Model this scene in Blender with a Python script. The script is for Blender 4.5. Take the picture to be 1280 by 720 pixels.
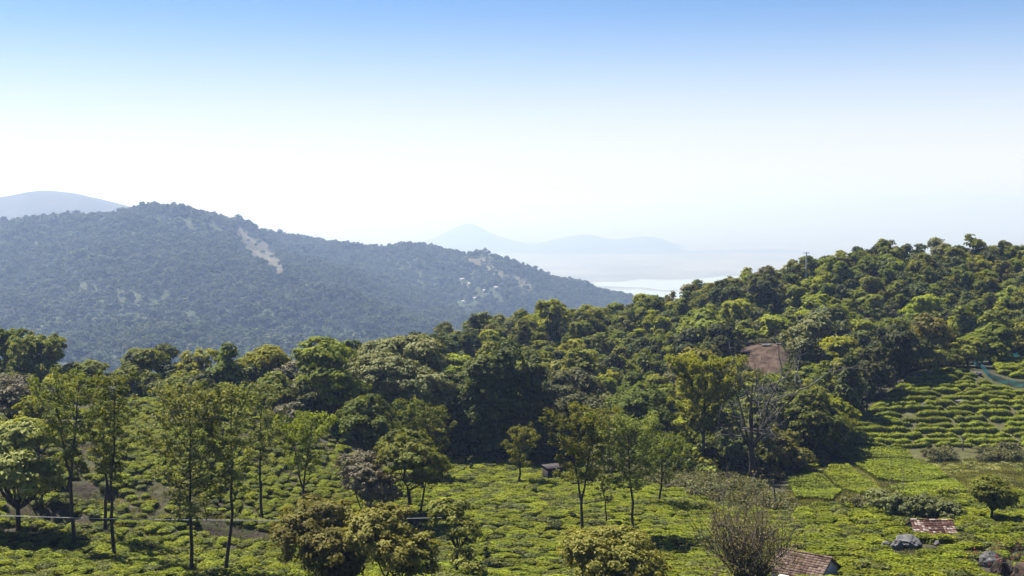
import bpy, math, random
import numpy as np
R_ = math.radians
rng = np.random.default_rng(7)
random.seed(7)
for o in list(bpy.data.objects):
    bpy.data.objects.remove(o)
sc = bpy.context.scene
COL = sc.collection

# ------------------------------------------------------------------ camera
F = 1545.0                      # focal length in 1280-wide pixels
PITCH = math.atan((360 - 255) / F)
CZ = 40.0                       # camera height above the datum
cam = bpy.data.cameras.new('camera')
cam.sensor_width = 36.0
cam.lens = 36.0 * F / 1280.0
cam.clip_start = 0.5
cam.clip_end = 200000.0
camo = bpy.data.objects.new('camera', cam)
COL.objects.link(camo)
camo.location = (0, 0, CZ)
camo.rotation_euler = (math.pi / 2 - PITCH, 0, 0)
sc.camera = camo

# ------------------------------------------------------------------ light
SUN_AZ = R_(-50)                # bearing of the sun from +Y (negative = to the left)
SUN_EL = R_(59)
world = bpy.data.worlds.new('World')
sc.world = world
world.use_nodes = True
wn = world.node_tree.nodes
wl = world.node_tree.links
wn.clear()
sky = wn.new('ShaderNodeTexSky')
sky.sky_type = 'NISHITA'
sky.sun_disc = False
sky.sun_elevation = SUN_EL
sky.sun_rotation = SUN_AZ
sky.altitude = 1800.0
sky.air_density = 1.0
sky.dust_density = 0.25
sky.ozone_density = 3.0
hs = wn.new('ShaderNodeHueSaturation')
hs.inputs['Saturation'].default_value = 1.25
hs.inputs['Value'].default_value = 0.84
bg = wn.new('ShaderNodeBackground')
bg.inputs['Strength'].default_value = 0.053
wo = wn.new('ShaderNodeOutputWorld')
wl.new(sky.outputs[0], hs.inputs['Color'])
# whitish haze of the upper air near the horizon, the same all round
wtc = wn.new('ShaderNodeTexCoord'); wsp = wn.new('ShaderNodeSeparateXYZ')
wl.new(wtc.outputs['Generated'], wsp.inputs[0])
wrp = wn.new('ShaderNodeValToRGB'); wrp.color_ramp.interpolation = 'EASE'
we = wrp.color_ramp.elements
we[0].position = 0.0; we[0].color = (1, 1, 1, 1)
we[1].position = 0.172; we[1].color = (0, 0, 0, 1)
wmx = wn.new('ShaderNodeMixRGB'); wmx.inputs['Color2'].default_value = (6.1, 6.1, 6.25, 1)
wl.new(wsp.outputs['Z'], wrp.inputs['Fac']); wl.new(wrp.outputs[0], wmx.inputs['Fac'])
wtn = wn.new('ShaderNodeMixRGB'); wtn.blend_type = 'MULTIPLY'; wtn.inputs['Fac'].default_value = 1; wtn.inputs['Color2'].default_value = (1.05, 0.95, 1.0, 1)
wl.new(hs.outputs[0], wtn.inputs['Color1']); wl.new(wtn.outputs[0], wmx.inputs['Color1'])
wl.new(wmx.outputs[0], bg.inputs['Color'])
wl.new(bg.outputs[0], wo.inputs['Surface'])

sun = bpy.data.lights.new('sun', 'SUN')
sun.energy = 5.0
sun.angle = R_(0.5)
sun.color = (1.0, 0.96, 0.89)
suno = bpy.data.objects.new('sun', sun)
COL.objects.link(suno)
suno.location = (-300, 300, 500)
# a lamp shines along its -Z: tilt towards the sun's bearing
suno.rotation_euler = (math.pi / 2 - SUN_EL, 0, math.pi - SUN_AZ)

sc.view_settings.view_transform = 'Standard'
sc.view_settings.look = 'None'
sc.view_settings.gamma = 1.0
sc.view_settings.exposure = 1.54
sc.view_settings.use_curve_mapping = False
sc.render.engine = 'CYCLES'
sc.cycles.use_denoising = True
sc.cycles.max_bounces = 6
sc.cycles.diffuse_bounces = 2
sc.cycles.glossy_bounces = 2
sc.cycles.transmission_bounces = 4
sc.cycles.transparent_max_bounces = 6
sc.cycles.volume_bounces = 0

# ------------------------------------------------------------------ camera-geometry helpers
_cp, _sp = math.cos(PITCH), math.sin(PITCH)

def at(px, py, d):
    """world point that shows at photo pixel (px, py), d metres ahead (world Y)"""
    cx, cy = (px - 640) / F, (360 - py) / F
    y = _cp + cy * _sp
    z = -_sp + cy * _cp
    k = d / y
    return np.array([cx * k, d, z * k + CZ])

def proj(x, y, z):
    zc = z - CZ
    depth = y * _cp - zc * _sp
    up = y * _sp + zc * _cp
    return 640 + F * x / depth, 360 - F * up / depth

def inpoly(px, py, poly):
    px = np.asarray(px, float); py = np.asarray(py, float)
    c = np.zeros(px.shape, bool)
    n = len(poly)
    for i in range(n):
        x1, y1 = poly[i]; x2, y2 = poly[(i + 1) % n]
        if y1 == y2:
            continue
        t = ((y1 > py) != (y2 > py)) & (px < (x2 - x1) * (py - y1) / (y2 - y1) + x1)
        c ^= t
    return c

_NT = {}
def vnoise(x, y, seed=0):
    """smooth value noise 0..1"""
    r = _NT.get(seed)
    if r is None:
        r = _NT[seed] = np.random.default_rng(seed).random((256, 256))
    xi = np.floor(x).astype(int); yi = np.floor(y).astype(int)
    fx = x - xi; fy = y - yi
    fx = fx * fx * (3 - 2 * fx); fy = fy * fy * (3 - 2 * fy)
    a = r[xi % 256, yi % 256]; b = r[(xi + 1) % 256, yi % 256]
    c = r[xi % 256, (yi + 1) % 256]; d = r[(xi + 1) % 256, (yi + 1) % 256]
    return (a * (1 - fx) + b * fx) * (1 - fy) + (c * (1 - fx) + d * fx) * fy

def fnoise(x, y, seed=0, octs=4):
    v = 0; a = 0.5
    for o in range(octs):
        v = v + a * vnoise(x * 2 ** o + 17.3 * o, y * 2 ** o - 9.1 * o, seed + o)
        a *= 0.5
    return v / (1 - 0.5 ** octs)

class TPS:
    def __init__(self, pts, lam=0.0, scale=100.0):
        P = np.array(pts, float)
        self.s = scale
        self.c = P[:, :2] / scale
        n = len(P)
        K = self._phi(np.linalg.norm(self.c[:, None] - self.c[None], axis=2)) + lam * np.eye(n)
        Q = np.hstack([np.ones((n, 1)), self.c])
        A = np.zeros((n + 3, n + 3))
        A[:n, :n] = K; A[:n, n:] = Q; A[n:, :n] = Q.T
        b = np.zeros(n + 3); b[:n] = P[:, 2]
        self.w = np.linalg.solve(A, b)
    def _phi(self, r):
        return np.where(r > 1e-9, r * r * np.log(np.maximum(r, 1e-9)), 0.0)
    def __call__(self, x, y):
        x = np.asarray(x, float); y = np.asarray(y, float)
        sh = np.broadcast(x, y).shape
        q = np.stack([np.broadcast_to(x, sh).ravel(), np.broadcast_to(y, sh).ravel()], 1) / self.s
        out = np.empty(len(q))
        n = len(self.c)
        for i in range(0, len(q), 20000):
            p = q[i:i + 20000]
            r = np.linalg.norm(p[:, None] - self.c[None], axis=2)
            out[i:i + 20000] = self._phi(r) @ self.w[:n] + self.w[n] + p @ self.w[n + 1:]
        return out.reshape(sh)

# ------------------------------------------------------------------ mesh helpers
def mesh_np(name, verts, quads=None, tris=None, mats=(), attrs=None, smooth=False, mat_idx=None):
    """verts (n,3); quads (m,4) and/or tris (k,3); attrs {name: per-face float array}"""
    me = bpy.data.meshes.new(name)
    verts = np.asarray(verts, np.float32)
    nq = 0 if quads is None else len(quads)
    nt = 0 if tris is None else len(tris)
    loops = []
    if nq: loops.append(np.asarray(quads, np.int32).ravel())
    if nt: loops.append(np.asarray(tris, np.int32).ravel())
    loops = np.concatenate(loops)
    me.vertices.add(len(verts)); me.vertices.foreach_set('co', verts.ravel())
    me.loops.add(len(loops)); me.loops.foreach_set('vertex_index', loops)
    starts = np.concatenate([np.arange(nq) * 4, nq * 4 + np.arange(nt) * 3]).astype(np.int32)
    me.polygons.add(nq + nt)
    me.polygons.foreach_set('loop_start', starts)
    if smooth:
        me.polygons.foreach_set('use_smooth', np.ones(nq + nt, bool))
    if mat_idx is not None:
        me.polygons.foreach_set('material_index', np.asarray(mat_idx, np.int32))
    for k, v in (attrs or {}).items():
        dom = 'FACE' if len(v) == nq + nt and len(v) != len(verts) else 'POINT'
        a = me.attributes.new(k, 'FLOAT', dom)
        a.data.foreach_set('value', np.asarray(v, np.float32))
    me.update(calc_edges=True)
    for m in mats:
        me.materials.append(m)
    return me

def link(name, me, parent=None, loc=None, **props):
    o = bpy.data.objects.new(name, me)
    COL.objects.link(o)
    if parent is not None:
        o.parent = parent
    if loc is not None:
        o.location = loc
    for k, v in props.items():
        o[k] = v
    return o

class Acc:
    """collects tubes, boxes and leaf cards for one mesh"""
    def __init__(self):
        self.v = []; self.q = []; self.t = []; self.n = 0
    def add(self, v, q, tint=None):
        v = np.asarray(v, float); q = np.asarray(q, int)
        self.v.append(v); self.q.append(q + self.n); self.n += len(v)
        self.t.append(np.full(len(q), 0.5) if tint is None else np.broadcast_to(np.asarray(tint, float), (len(q),)))
    def tube(self, pts, rad, sides=6, tint=None):
        pts = np.asarray(pts, float); n = len(pts)
        rad = np.broadcast_to(np.asarray(rad, float), (n,))
        tan = np.gradient(pts, axis=0)
        tan /= np.linalg.norm(tan, axis=1)[:, None] + 1e-9
        ref = np.where(np.abs(tan[:, 2:3]) > 0.9, [[1.0, 0, 0]], [[0, 0, 1.0]])
        u = np.cross(tan, ref); u /= np.linalg.norm(u, axis=1)[:, None] + 1e-9
        if n > 1:
            for i in range(1, n):
                if u[i] @ u[i - 1] < 0: u[i] = -u[i]
        w = np.cross(tan, u)
        a = np.arange(sides) * 2 * math.pi / sides
        ring = pts[:, None] + rad[:, None, None] * (np.cos(a)[None, :, None] * u[:, None] + np.sin(a)[None, :, None] * w[:, None])
        V = ring.reshape(-1, 3)
        i = np.arange(n - 1)[:, None] * sides; j = np.arange(sides)[None]; jn = (j + 1) % sides
        Q = np.stack([i + j, i + jn, i + sides + jn, i + sides + j], -1).reshape(-1, 4)
        self.add(V, Q, tint)
    def box(self, lo, hi, tint=None):
        x0, y0, z0 = lo; x1, y1, z1 = hi
        V = [(x0, y0, z0), (x1, y0, z0), (x1, y1, z0), (x0, y1, z0), (x0, y0, z1), (x1, y0, z1), (x1, y1, z1), (x0, y1, z1)]
        Q = [(0, 3, 2, 1), (4, 5, 6, 7), (0, 1, 5, 4), (1, 2, 6, 5), (2, 3, 7, 6), (3, 0, 4, 7)]
        self.add(V, Q, tint)
    def leaves(self, c, nrm, size, r, aspect=0.6, tint=None):
        """diamond leaf cards at c (n,3), facing nrm, half-length size"""
        c = np.asarray(c, float); n = len(c)
        nrm = nrm / (np.linalg.norm(nrm, axis=1)[:, None] + 1e-9)
        t = r.normal(size=(n, 3)); t -= (t * nrm).sum(1)[:, None] * nrm
        t /= np.linalg.norm(t, axis=1)[:, None] + 1e-9
        b = np.cross(nrm, t)
        s = np.broadcast_to(np.asarray(size, float), (n,))[:, None]
        fold = nrm * s * 0.22
        V = np.stack([c - t * s, c - b * s * aspect + fold, c + t * s, c + b * s * aspect + fold], 1).reshape(-1, 3)
        Q = np.arange(4 * n).reshape(n, 4)
        self.add(V, Q, tint if tint is not None else r.random(n))
    def mesh(self, name, mats, smooth=False):
        return mesh_np(name, np.concatenate(self.v), np.concatenate(self.q), mats=mats,
                       attrs={'tint': np.concatenate(self.t)}, smooth=smooth)

# ------------------------------------------------------------------ materials
def new_mat(name):
    m = bpy.data.materials.new(name); m.use_nodes = True
    nt = m.node_tree; nt.nodes.clear()
    out = nt.nodes.new('ShaderNodeOutputMaterial')
    return m, nt.nodes, nt.links, out

def ramp(n, stops):
    r = n.new('ShaderNodeValToRGB')
    e = r.color_ramp.elements
    while len(e) < len(stops): e.new(0.5)
    for k, (p, c) in enumerate(stops):
        e[k].position = p; e[k].color = (*c, 1)
    return r

def leaf_mat(name, dark, mid, light, transl=0.35, var=0.19, rough=0.7, hue=(0.466, 0.502)):
    """foliage: each leaf card has its own tint, each tree its own shift of hue and value"""
    m, n, l, out = new_mat(name)
    at_ = n.new('ShaderNodeAttribute'); at_.attribute_name = 'tint'
    rp = ramp(n, [(0.0, dark), (0.5, mid), (1.0, light)])
    oi = n.new('ShaderNodeObjectInfo')
    h = n.new('ShaderNodeHueSaturation')
    mr = n.new('ShaderNodeMapRange'); mr.inputs['To Min'].default_value = hue[0]; mr.inputs['To Max'].default_value = hue[1]
    mul = n.new('ShaderNodeMath'); mul.operation = 'MULTIPLY'; mul.inputs[1].default_value = 7.31
    fr = n.new('ShaderNodeMath'); fr.operation = 'FRACT'
    mv = n.new('ShaderNodeMapRange'); mv.inputs['To Min'].default_value = 1 - var * 1.6; mv.inputs['To Max'].default_value = 1 + var * 1.6
    l.new(at_.outputs['Fac'], rp.inputs['Fac'])
    l.new(oi.outputs['Random'], mr.inputs['Value']); l.new(mr.outputs[0], h.inputs['Hue'])
    l.new(oi.outputs['Random'], mul.inputs[0]); l.new(mul.outputs[0], fr.inputs[0]); l.new(fr.outputs[0], mv.inputs['Value'])
    l.new(mv.outputs[0], h.inputs['Value'])
    l.new(rp.outputs[0], h.inputs['Color'])
    p = n.new('ShaderNodeBsdfPrincipled'); p.inputs['Roughness'].default_value = rough
    p.inputs['Specular IOR Level'].default_value = 0.12
    t = n.new('ShaderNodeBsdfTranslucent')
    tc = n.new('ShaderNodeMixRGB'); tc.blend_type = 'MULTIPLY'; tc.inputs['Fac'].default_value = 1
    tc.inputs['Color2'].default_value = (1.25, 1.15, 0.45, 1)
    mx = n.new('ShaderNodeMixShader'); mx.inputs['Fac'].default_value = transl
    l.new(h.outputs[0], p.inputs['Base Color']); l.new(h.outputs[0], tc.inputs['Color1']); l.new(tc.outputs[0], t.inputs['Color'])
    l.new(p.outputs[0], mx.inputs[1]); l.new(t.outputs[0], mx.inputs[2]); l.new(mx.outputs[0], out.inputs['Surface'])
    return m

def noise_mat(name, stops, scale=1.0, rough=0.9, bump=0.4, detail=8, stretch=(1, 1, 1), tint_amt=0.0):
    m, n, l, out = new_mat(name)
    tc = n.new('ShaderNodeTexCoord'); mp = n.new('ShaderNodeMapping'); mp.inputs['Scale'].default_value = stretch
    nz = n.new('ShaderNodeTexNoise'); nz.inputs['Scale'].default_value = scale; nz.inputs['Detail'].default_value = detail
    nz.inputs['Roughness'].default_value = 0.65
    l.new(tc.outputs['Object'], mp.inputs[0]); l.new(mp.outputs[0], nz.inputs['Vector'])
    fac = nz.outputs['Fac']
    if tint_amt:
        a = n.new('ShaderNodeAttribute'); a.attribute_name = 'tint'
        mx = n.new('ShaderNodeMix'); mx.data_type = 'FLOAT'; mx.inputs[0].default_value = tint_amt
        l.new(nz.outputs['Fac'], mx.inputs[2]); l.new(a.outputs['Fac'], mx.inputs[3]); fac = mx.outputs[0]
    rp = ramp(n, stops)
    l.new(fac, rp.inputs['Fac'])
    p = n.new('ShaderNodeBsdfPrincipled'); p.inputs['Roughness'].default_value = rough
    p.inputs['Specular IOR Level'].default_value = 0.2
    l.new(rp.outputs[0], p.inputs['Base Color'])
    if bump:
        b = n.new('ShaderNodeBump'); b.inputs['Strength'].default_value = bump; b.inputs['Distance'].default_value = 0.3 / scale
        l.new(nz.outputs['Fac'], b.inputs['Height']); l.new(b.outputs[0], p.inputs['Normal'])
    l.new(p.outputs[0], out.inputs['Surface'])
    return m

M = {}
M['bark'] = noise_mat('bark', [(0.3, (0.020, 0.016, 0.013)), (0.7, (0.055, 0.044, 0.034))], 3, stretch=(3, 3, 0.6))
M['bark_grey'] = noise_mat('bark_grey', [(0.3, (0.045, 0.04, 0.036)), (0.7, (0.12, 0.11, 0.10))], 3, stretch=(3, 3, 0.6))
M['bark_pink'] = noise_mat('bark_pink', [(0.3, (0.06, 0.047, 0.033)), (0.7, (0.15, 0.12, 0.09))], 3, stretch=(3, 3, 0.6))
M['oak'] = leaf_mat('leaf_silver_oak', (0.055, 0.074, 0.015), (0.108, 0.138, 0.028), (0.18, 0.205, 0.062), 0.42)
M['bright'] = leaf_mat('leaf_bright_green', (0.064, 0.086, 0.006), (0.140, 0.172, 0.011), (0.22, 0.25, 0.022), 0.45)
M['green'] = leaf_mat('leaf_green', (0.048, 0.067, 0.008), (0.108, 0.138, 0.014), (0.18, 0.21, 0.030), 0.42)
M['deep'] = leaf_mat('leaf_deep_green', (0.020, 0.030, 0.006), (0.044, 0.060, 0.010), (0.088, 0.105, 0.018), 0.26)
M['sage'] = leaf_mat('leaf_sage', (0.062, 0.074, 0.022), (0.118, 0.132, 0.042), (0.18, 0.19, 0.075), 0.28)
M['pale'] = leaf_mat('leaf_pale', (0.085, 0.112, 0.022), (0.165, 0.198, 0.045), (0.26, 0.29, 0.09), 0.36)
M['olive'] = leaf_mat('leaf_olive', (0.072, 0.080, 0.011), (0.148, 0.158, 0.024), (0.24, 0.245, 0.055), 0.38)
M['brown'] = leaf_mat('leaf_brownish', (0.066, 0.058, 0.032), (0.115, 0.102, 0.058), (0.185, 0.160, 0.10), 0.25, hue=(0.49, 0.52))
M['yellow'] = leaf_mat('leaf_yellow', (0.13, 0.12, 0.025), (0.22, 0.20, 0.045), (0.36, 0.33, 0.13), 0.4, hue=(0.495, 0.515))
M['red'] = leaf_mat('leaf_red', (0.25, 0.05, 0.02), (0.40, 0.10, 0.05), (0.45, 0.18, 0.10), 0.4)
M['tea'] = leaf_mat('leaf_tea', (0.032, 0.042, 0.006), (0.122, 0.150, 0.008), (0.225, 0.255, 0.014), 0.34, 0.17, hue=(0.487, 0.503))
M['tea_dull'] = leaf_mat('leaf_tea_dull', (0.030, 0.034, 0.010), (0.080, 0.094, 0.018), (0.14, 0.15, 0.035), 0.28, 0.2, hue=(0.485, 0.51))
M['scrub'] = leaf_mat('leaf_scrub', (0.045, 0.050, 0.016), (0.088, 0.096, 0.030), (0.14, 0.14, 0.06), 0.25)
M['far'] = leaf_mat('leaf_far_wood', (0.020, 0.036, 0.016), (0.046, 0.066, 0.030), (0.092, 0.11, 0.055), 0.25, 0.25)
M['rock'] = noise_mat('rock', [(0.3, (0.035, 0.035, 0.036)), (0.55, (0.095, 0.092, 0.09)), (0.78, (0.24, 0.23, 0.21))], 1.6, bump=0.9)
M['rock_brown'] = noise_mat('rock_brown', [(0.3, (0.022, 0.016, 0.013)), (0.6, (0.065, 0.044, 0.032)), (0.8, (0.16, 0.13, 0.10))], 1.8, bump=0.8)
M['tile'] = noise_mat('clay_tile', [(0.25, (0.045, 0.022, 0.016)), (0.5, (0.12, 0.06, 0.042)), (0.66, (0.20, 0.11, 0.085)), (0.74, (0.46, 0.36, 0.30))], 2.5, bump=0.3, tint_amt=0.7)
M['tile_plain'] = noise_mat('clay_tile_plain', [(0.25, (0.065, 0.036, 0.027)), (0.5, (0.12, 0.075, 0.056)), (0.8, (0.20, 0.145, 0.115))], 2.5, bump=0.3, tint_amt=0.6)
M['plaster'] = noise_mat('plaster', [(0.3, (0.45, 0.43, 0.40)), (0.7, (0.68, 0.66, 0.62))], 2.0, bump=0.2)
M['stone_wall'] = noise_mat('stone_wall', [(0.3, (0.06, 0.05, 0.045)), (0.7, (0.18, 0.16, 0.14))], 3.0, bump=0.7)
M['dark_wood'] = noise_mat('dark_wood', [(0.3, (0.018, 0.014, 0.012)), (0.7, (0.05, 0.042, 0.038))], 4.0, bump=0.3, stretch=(4, 4, 0.4))
M['rust_sheet'] = noise_mat('rust_sheet', [(0.3, (0.028, 0.021, 0.021)), (0.7, (0.06, 0.047, 0.046))], 2.0, bump=0.1, rough=0.6)
M['wood_post'] = noise_mat('wood_post', [(0.3, (0.05, 0.042, 0.035)), (0.7, (0.13, 0.11, 0.09))], 4, bump=0.3, stretch=(4, 4, 0.5))
M['metal'] = noise_mat('grey_metal', [(0.3, (0.30, 0.31, 0.32)), (0.7, (0.42, 0.43, 0.44))], 4, bump=0.0, rough=0.45)
M['cable'] = noise_mat('cable', [(0.3, (0.34, 0.345, 0.35)), (0.7, (0.44, 0.445, 0.45))], 4, bump=0.0, rough=0.5)
M['white_wall'] = noise_mat('white_wall', [(0.3, (0.45, 0.45, 0.44)), (0.7, (0.6, 0.6, 0.58))], 0.5, bump=0.0)
M['far_roof'] = noise_mat('far_roof', [(0.3, (0.22, 0.20, 0.19)), (0.7, (0.36, 0.34, 0.32))], 0.5, bump=0.0)
M['glass_dark'] = noise_mat('window_dark', [(0.3, (0.03, 0.035, 0.04)), (0.7, (0.06, 0.065, 0.07))], 1, bump=0.0, rough=0.2)

def net_mat():
    m, n, l, out = new_mat('shade_net')
    d = n.new('ShaderNodeBsdfPrincipled'); d.inputs['Base Color'].default_value = (0.006, 0.11, 0.125, 1); d.inputs['Roughness'].default_value = 0.6
    t = n.new('ShaderNodeBsdfTranslucent'); t.inputs['Color'].default_value = (0.006, 0.14, 0.16, 1)
    tr = n.new('ShaderNodeBsdfTransparent')
    a = n.new('ShaderNodeMixShader'); a.inputs[0].default_value = 0.5
    b = n.new('ShaderNodeMixShader'); b.inputs[0].default_value = 0.22
    l.new(d.outputs[0], a.inputs[1]); l.new(t.outputs[0], a.inputs[2])
    l.new(a.outputs[0], b.inputs[1]); l.new(tr.outputs[0], b.inputs[2]); l.new(b.outputs[0], out.inputs['Surface'])
    return m
M['net'] = net_mat()

def ground_mat(name, base, zones, scale):
    """base colour ramp mixed with zone ramps by the vertex masks; fine noise relief"""
    m, n, l, out = new_mat(name)
    tc = n.new('ShaderNodeTexCoord')
    nz = n.new('ShaderNodeTexNoise'); nz.inputs['Scale'].default_value = scale; nz.inputs['Detail'].default_value = 10
    nz.inputs['Roughness'].default_value = 0.7
    l.new(tc.outputs['Object'], nz.inputs['Vector'])
    rp = ramp(n, base); l.new(nz.outputs['Fac'], rp.inputs['Fac'])
    cur = rp.outputs[0]
    for k, st in zones:
        r2 = ramp(n, st); l.new(nz.outputs['Fac'], r2.inputs['Fac'])
        a = n.new('ShaderNodeAttribute'); a.attribute_name = k
        mx = n.new('ShaderNodeMixRGB')
        l.new(a.outputs['Fac'], mx.inputs['Fac']); l.new(cur, mx.inputs['Color1']); l.new(r2.outputs[0], mx.inputs['Color2'])
        cur = mx.outputs[0]
    p = n.new('ShaderNodeBsdfPrincipled'); p.inputs['Roughness'].default_value = 0.95; p.inputs['Specular IOR Level'].default_value = 0.1
    b = n.new('ShaderNodeBump'); b.inputs['Strength'].default_value = 0.7; b.inputs['Distance'].default_value = 0.35 / scale
    l.new(nz.outputs['Fac'], b.inputs['Height']); l.new(b.outputs[0], p.inputs['Normal'])
    l.new(cur, p.inputs['Base Color']); l.new(p.outputs[0], out.inputs['Surface'])
    return m

# ------------------------------------------------------------------ the hillside ground
near_pts = []
def gp(px, py, d, dz=0.0):
    p = at(px, py, d); near_pts.append((p[0], p[1], p[2] + dz))
for px in (-700, -200, 640, 1480, 1980):
    for d, z in ((8, CZ - 5.0), (30, CZ - 13.5), (58, CZ - 21.0)):
        near_pts.append(((px - 640) / F * max(d, 40), d, z))
# slope with the slender trees
for a in [(-260, 720, 86), (0, 722, 88), (235, 718, 95), (90, 690, 102), (320, 650, 124), (380, 640, 128), (0, 650, 106),
          (200, 503, 168), (320, 522, 162), (420, 545, 168), (100, 518, 158), (0, 535, 146), (-260, 520, 140), (200, 590, 130), (100, 600, 125)]:
    gp(*a)
for a in [(-260, 530, 205), (0, 530, 205), (200, 520, 205), (330, 528, 205)]:
    gp(*a)
# tea slope in the middle
for a in [(560, 720, 106), (560, 582, 170), (600, 576, 178), (690, 600, 165), (700, 722, 112), (790, 677, 124), (822, 630, 142),
          (860, 602, 165), (940, 606, 172), (900, 640, 140), (460, 640, 130), (460, 590, 155)]:
    gp(*a)
# hut, meadow, terraces
for a in [(1040, 720, 97), (1168, 670, 118), (1280, 722, 97), (1560, 722, 95), (1243, 656, 128), (1000, 640, 143), (1100, 636, 142),
          (1050, 590, 176), (1150, 600, 172), (1280, 592, 178), (1560, 592, 178), (1100, 568, 192), (1200, 573, 190),
          (1060, 556, 196), (1200, 545, 200), (1200, 505, 211), (1200, 465, 223), (1280, 490, 217), (1290, 452, 234), (1090, 500, 214), (1560, 480, 225)]:
    gp(*a)
# wooded hill (canopy heights minus tree height)
for a in [(1280, 305, 330), (1170, 300, 335), (1080, 310, 325), (1000, 335, 315), (910, 352, 310), (830, 370, 318), (740, 381, 328), (640, 388, 318),
          (560, 402, 290), (480, 428, 240), (430, 440, 215), (1560, 290, 340)]:
    gp(a[0], a[1], a[2], -6.5)
for a in [(1100, 430, 255), (850, 440, 252), (750, 420, 278), (1250, 400, 262), (1560, 390, 270), (700, 455, 235), (1180, 380, 280), (1000, 400, 275)]:
    gp(a[0], a[1], a[2], -6.0)
for a in [(930, 462, 240), (980, 462, 240), (957, 428, 252), (620, 575, 182), (700, 582, 180), (860, 592, 178), (1000, 580, 182)]:
    gp(*a)
# far side of the ridge falls away
for a in [(1560, 340, 430), (1280, 345, 430), (1000, 375, 420), (740, 420, 420), (560, 450, 400), (430, 490, 320), (200, 560, 300), (0, 560, 300), (-260, 560, 300)]:
    gp(a[0], a[1], a[2], -12)
for px in (-300, 100, 500, 900, 1300, 1600):
    p = at(px, 255, 640); near_pts.append((p[0], 640, CZ - 150))
_tps = TPS(near_pts, 0.002)

def H0(x, y):
    return _tps(x, y)
GULLY = [(at(298, 660, 118)[0], 117.5, 5.2, 2.6, 1.9), (at(112, 610, 122)[0], 121.0, 3.2, 2.2, 1.8), (at(40, 650, 108)[0], 110.0, 4.0, 2.2, 1.2)]
def H(x, y):
    x = np.asarray(x, float); y = np.asarray(y, float)
    z = H0(x, y) + (fnoise(x / 9.0 + 50, y / 9.0 + 50, 3) - 0.5) * 0.9
    for cx, cy, sx, sy, dp in GULLY:
        u = (x - cx) / sx; v = (y - cy - 0.35 * (x - cx) / sx) / sy
        edge = 1 / (1 + np.exp(np.clip((v - 0.6) * 7, -30, 30)))          # steep bank on the far side
        z = z - dp * np.exp(-u * u * u * u) * np.where(v < 0, np.exp(-v * v), 1.0) * edge
    return z

def ground_at(px, d):
    x = at(px, 500, d)[0]
    return float(x), float(d), float(H(np.array([x]), np.array([d]))[0])

FOREST = [(395, 440), (480, 415), (640, 375), (900, 335), (1170, 285), (1500, 285), (1500, 425), (1290, 440), (1220, 448), (1120, 470), (1062, 520), (1040, 570),
          (990, 588), (860, 600), (700, 582), (560, 575), (480, 560), (395, 530)]
SOIL = [(927, 432), (955, 424), (985, 432), (992, 455), (985, 474), (940, 478), (925, 462), (895, 446), (898, 436)]
MEADOW = [(1180, 575), (1500, 572), (1500, 612), (1180, 618), (1040, 640), (985, 640), (985, 590), (1050, 575)]

ns, nr = 300, 520
tt = np.linspace(-0.72, 0.72, ns)
yy = np.geomspace(10.0, 640.0, nr)
Y, T = np.meshgrid(yy, tt, indexing='ij')
X = T * np.maximum(Y, 40)
Z = H(X, Y)
gpx, gpy = proj(X, Y, Z)
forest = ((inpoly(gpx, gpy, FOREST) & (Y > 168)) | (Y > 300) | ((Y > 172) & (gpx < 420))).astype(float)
soil = (inpoly(gpx + (vnoise(X * .4, Y * .4, 4) - .5) * 14, gpy + (vnoise(X * .4, Y * .4, 5) - .5) * 10, SOIL) & (Y > 225) & (Y < 270)).astype(float)
TERR0 = [(1040, 580), (1052, 530), (1085, 512), (1108, 492), (1140, 466), (1200, 458), (1235, 470), (1500, 450), (1500, 580)]
meadow = ((inpoly(gpx, gpy, MEADOW) & (Y > 135) & (Y < 200)).astype(float) + 0.22 * (inpoly(gpx, gpy, TERR0) & (Y > 185) & (Y < 250)))
meadow = np.clip(meadow, 0, 1)
GROUND_M = ground_mat('hillside_soil',
    [(0.32, (0.020, 0.017, 0.010)), (0.46, (0.050, 0.040, 0.029)), (0.54, (0.040, 0.046, 0.014)), (0.70, (0.095, 0.073, 0.056))],
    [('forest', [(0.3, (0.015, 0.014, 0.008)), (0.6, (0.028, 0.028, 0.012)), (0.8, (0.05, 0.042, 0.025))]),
     ('meadow', [(0.3, (0.075, 0.085, 0.018)), (0.5, (0.125, 0.130, 0.030)), (0.75, (0.18, 0.165, 0.06))]),
     ('soil', [(0.36, (0.020, 0.014, 0.010)), (0.5, (0.055, 0.035, 0.024)), (0.66, (0.095, 0.068, 0.050))])], 0.55)
idx = np.arange(ns * nr).reshape(nr, ns)
Q = np.stack([idx[:-1, :-1], idx[:-1, 1:], idx[1:, 1:], idx[1:, :-1]], -1).reshape(-1, 4)
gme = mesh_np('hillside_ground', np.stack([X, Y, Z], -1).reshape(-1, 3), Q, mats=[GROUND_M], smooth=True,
              attrs={'forest': forest.ravel(), 'soil': soil.ravel(), 'meadow': meadow.ravel()})
link('hillside_ground', gme, kind='structure', label='tea estate hillside of reddish soil and grass')

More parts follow.
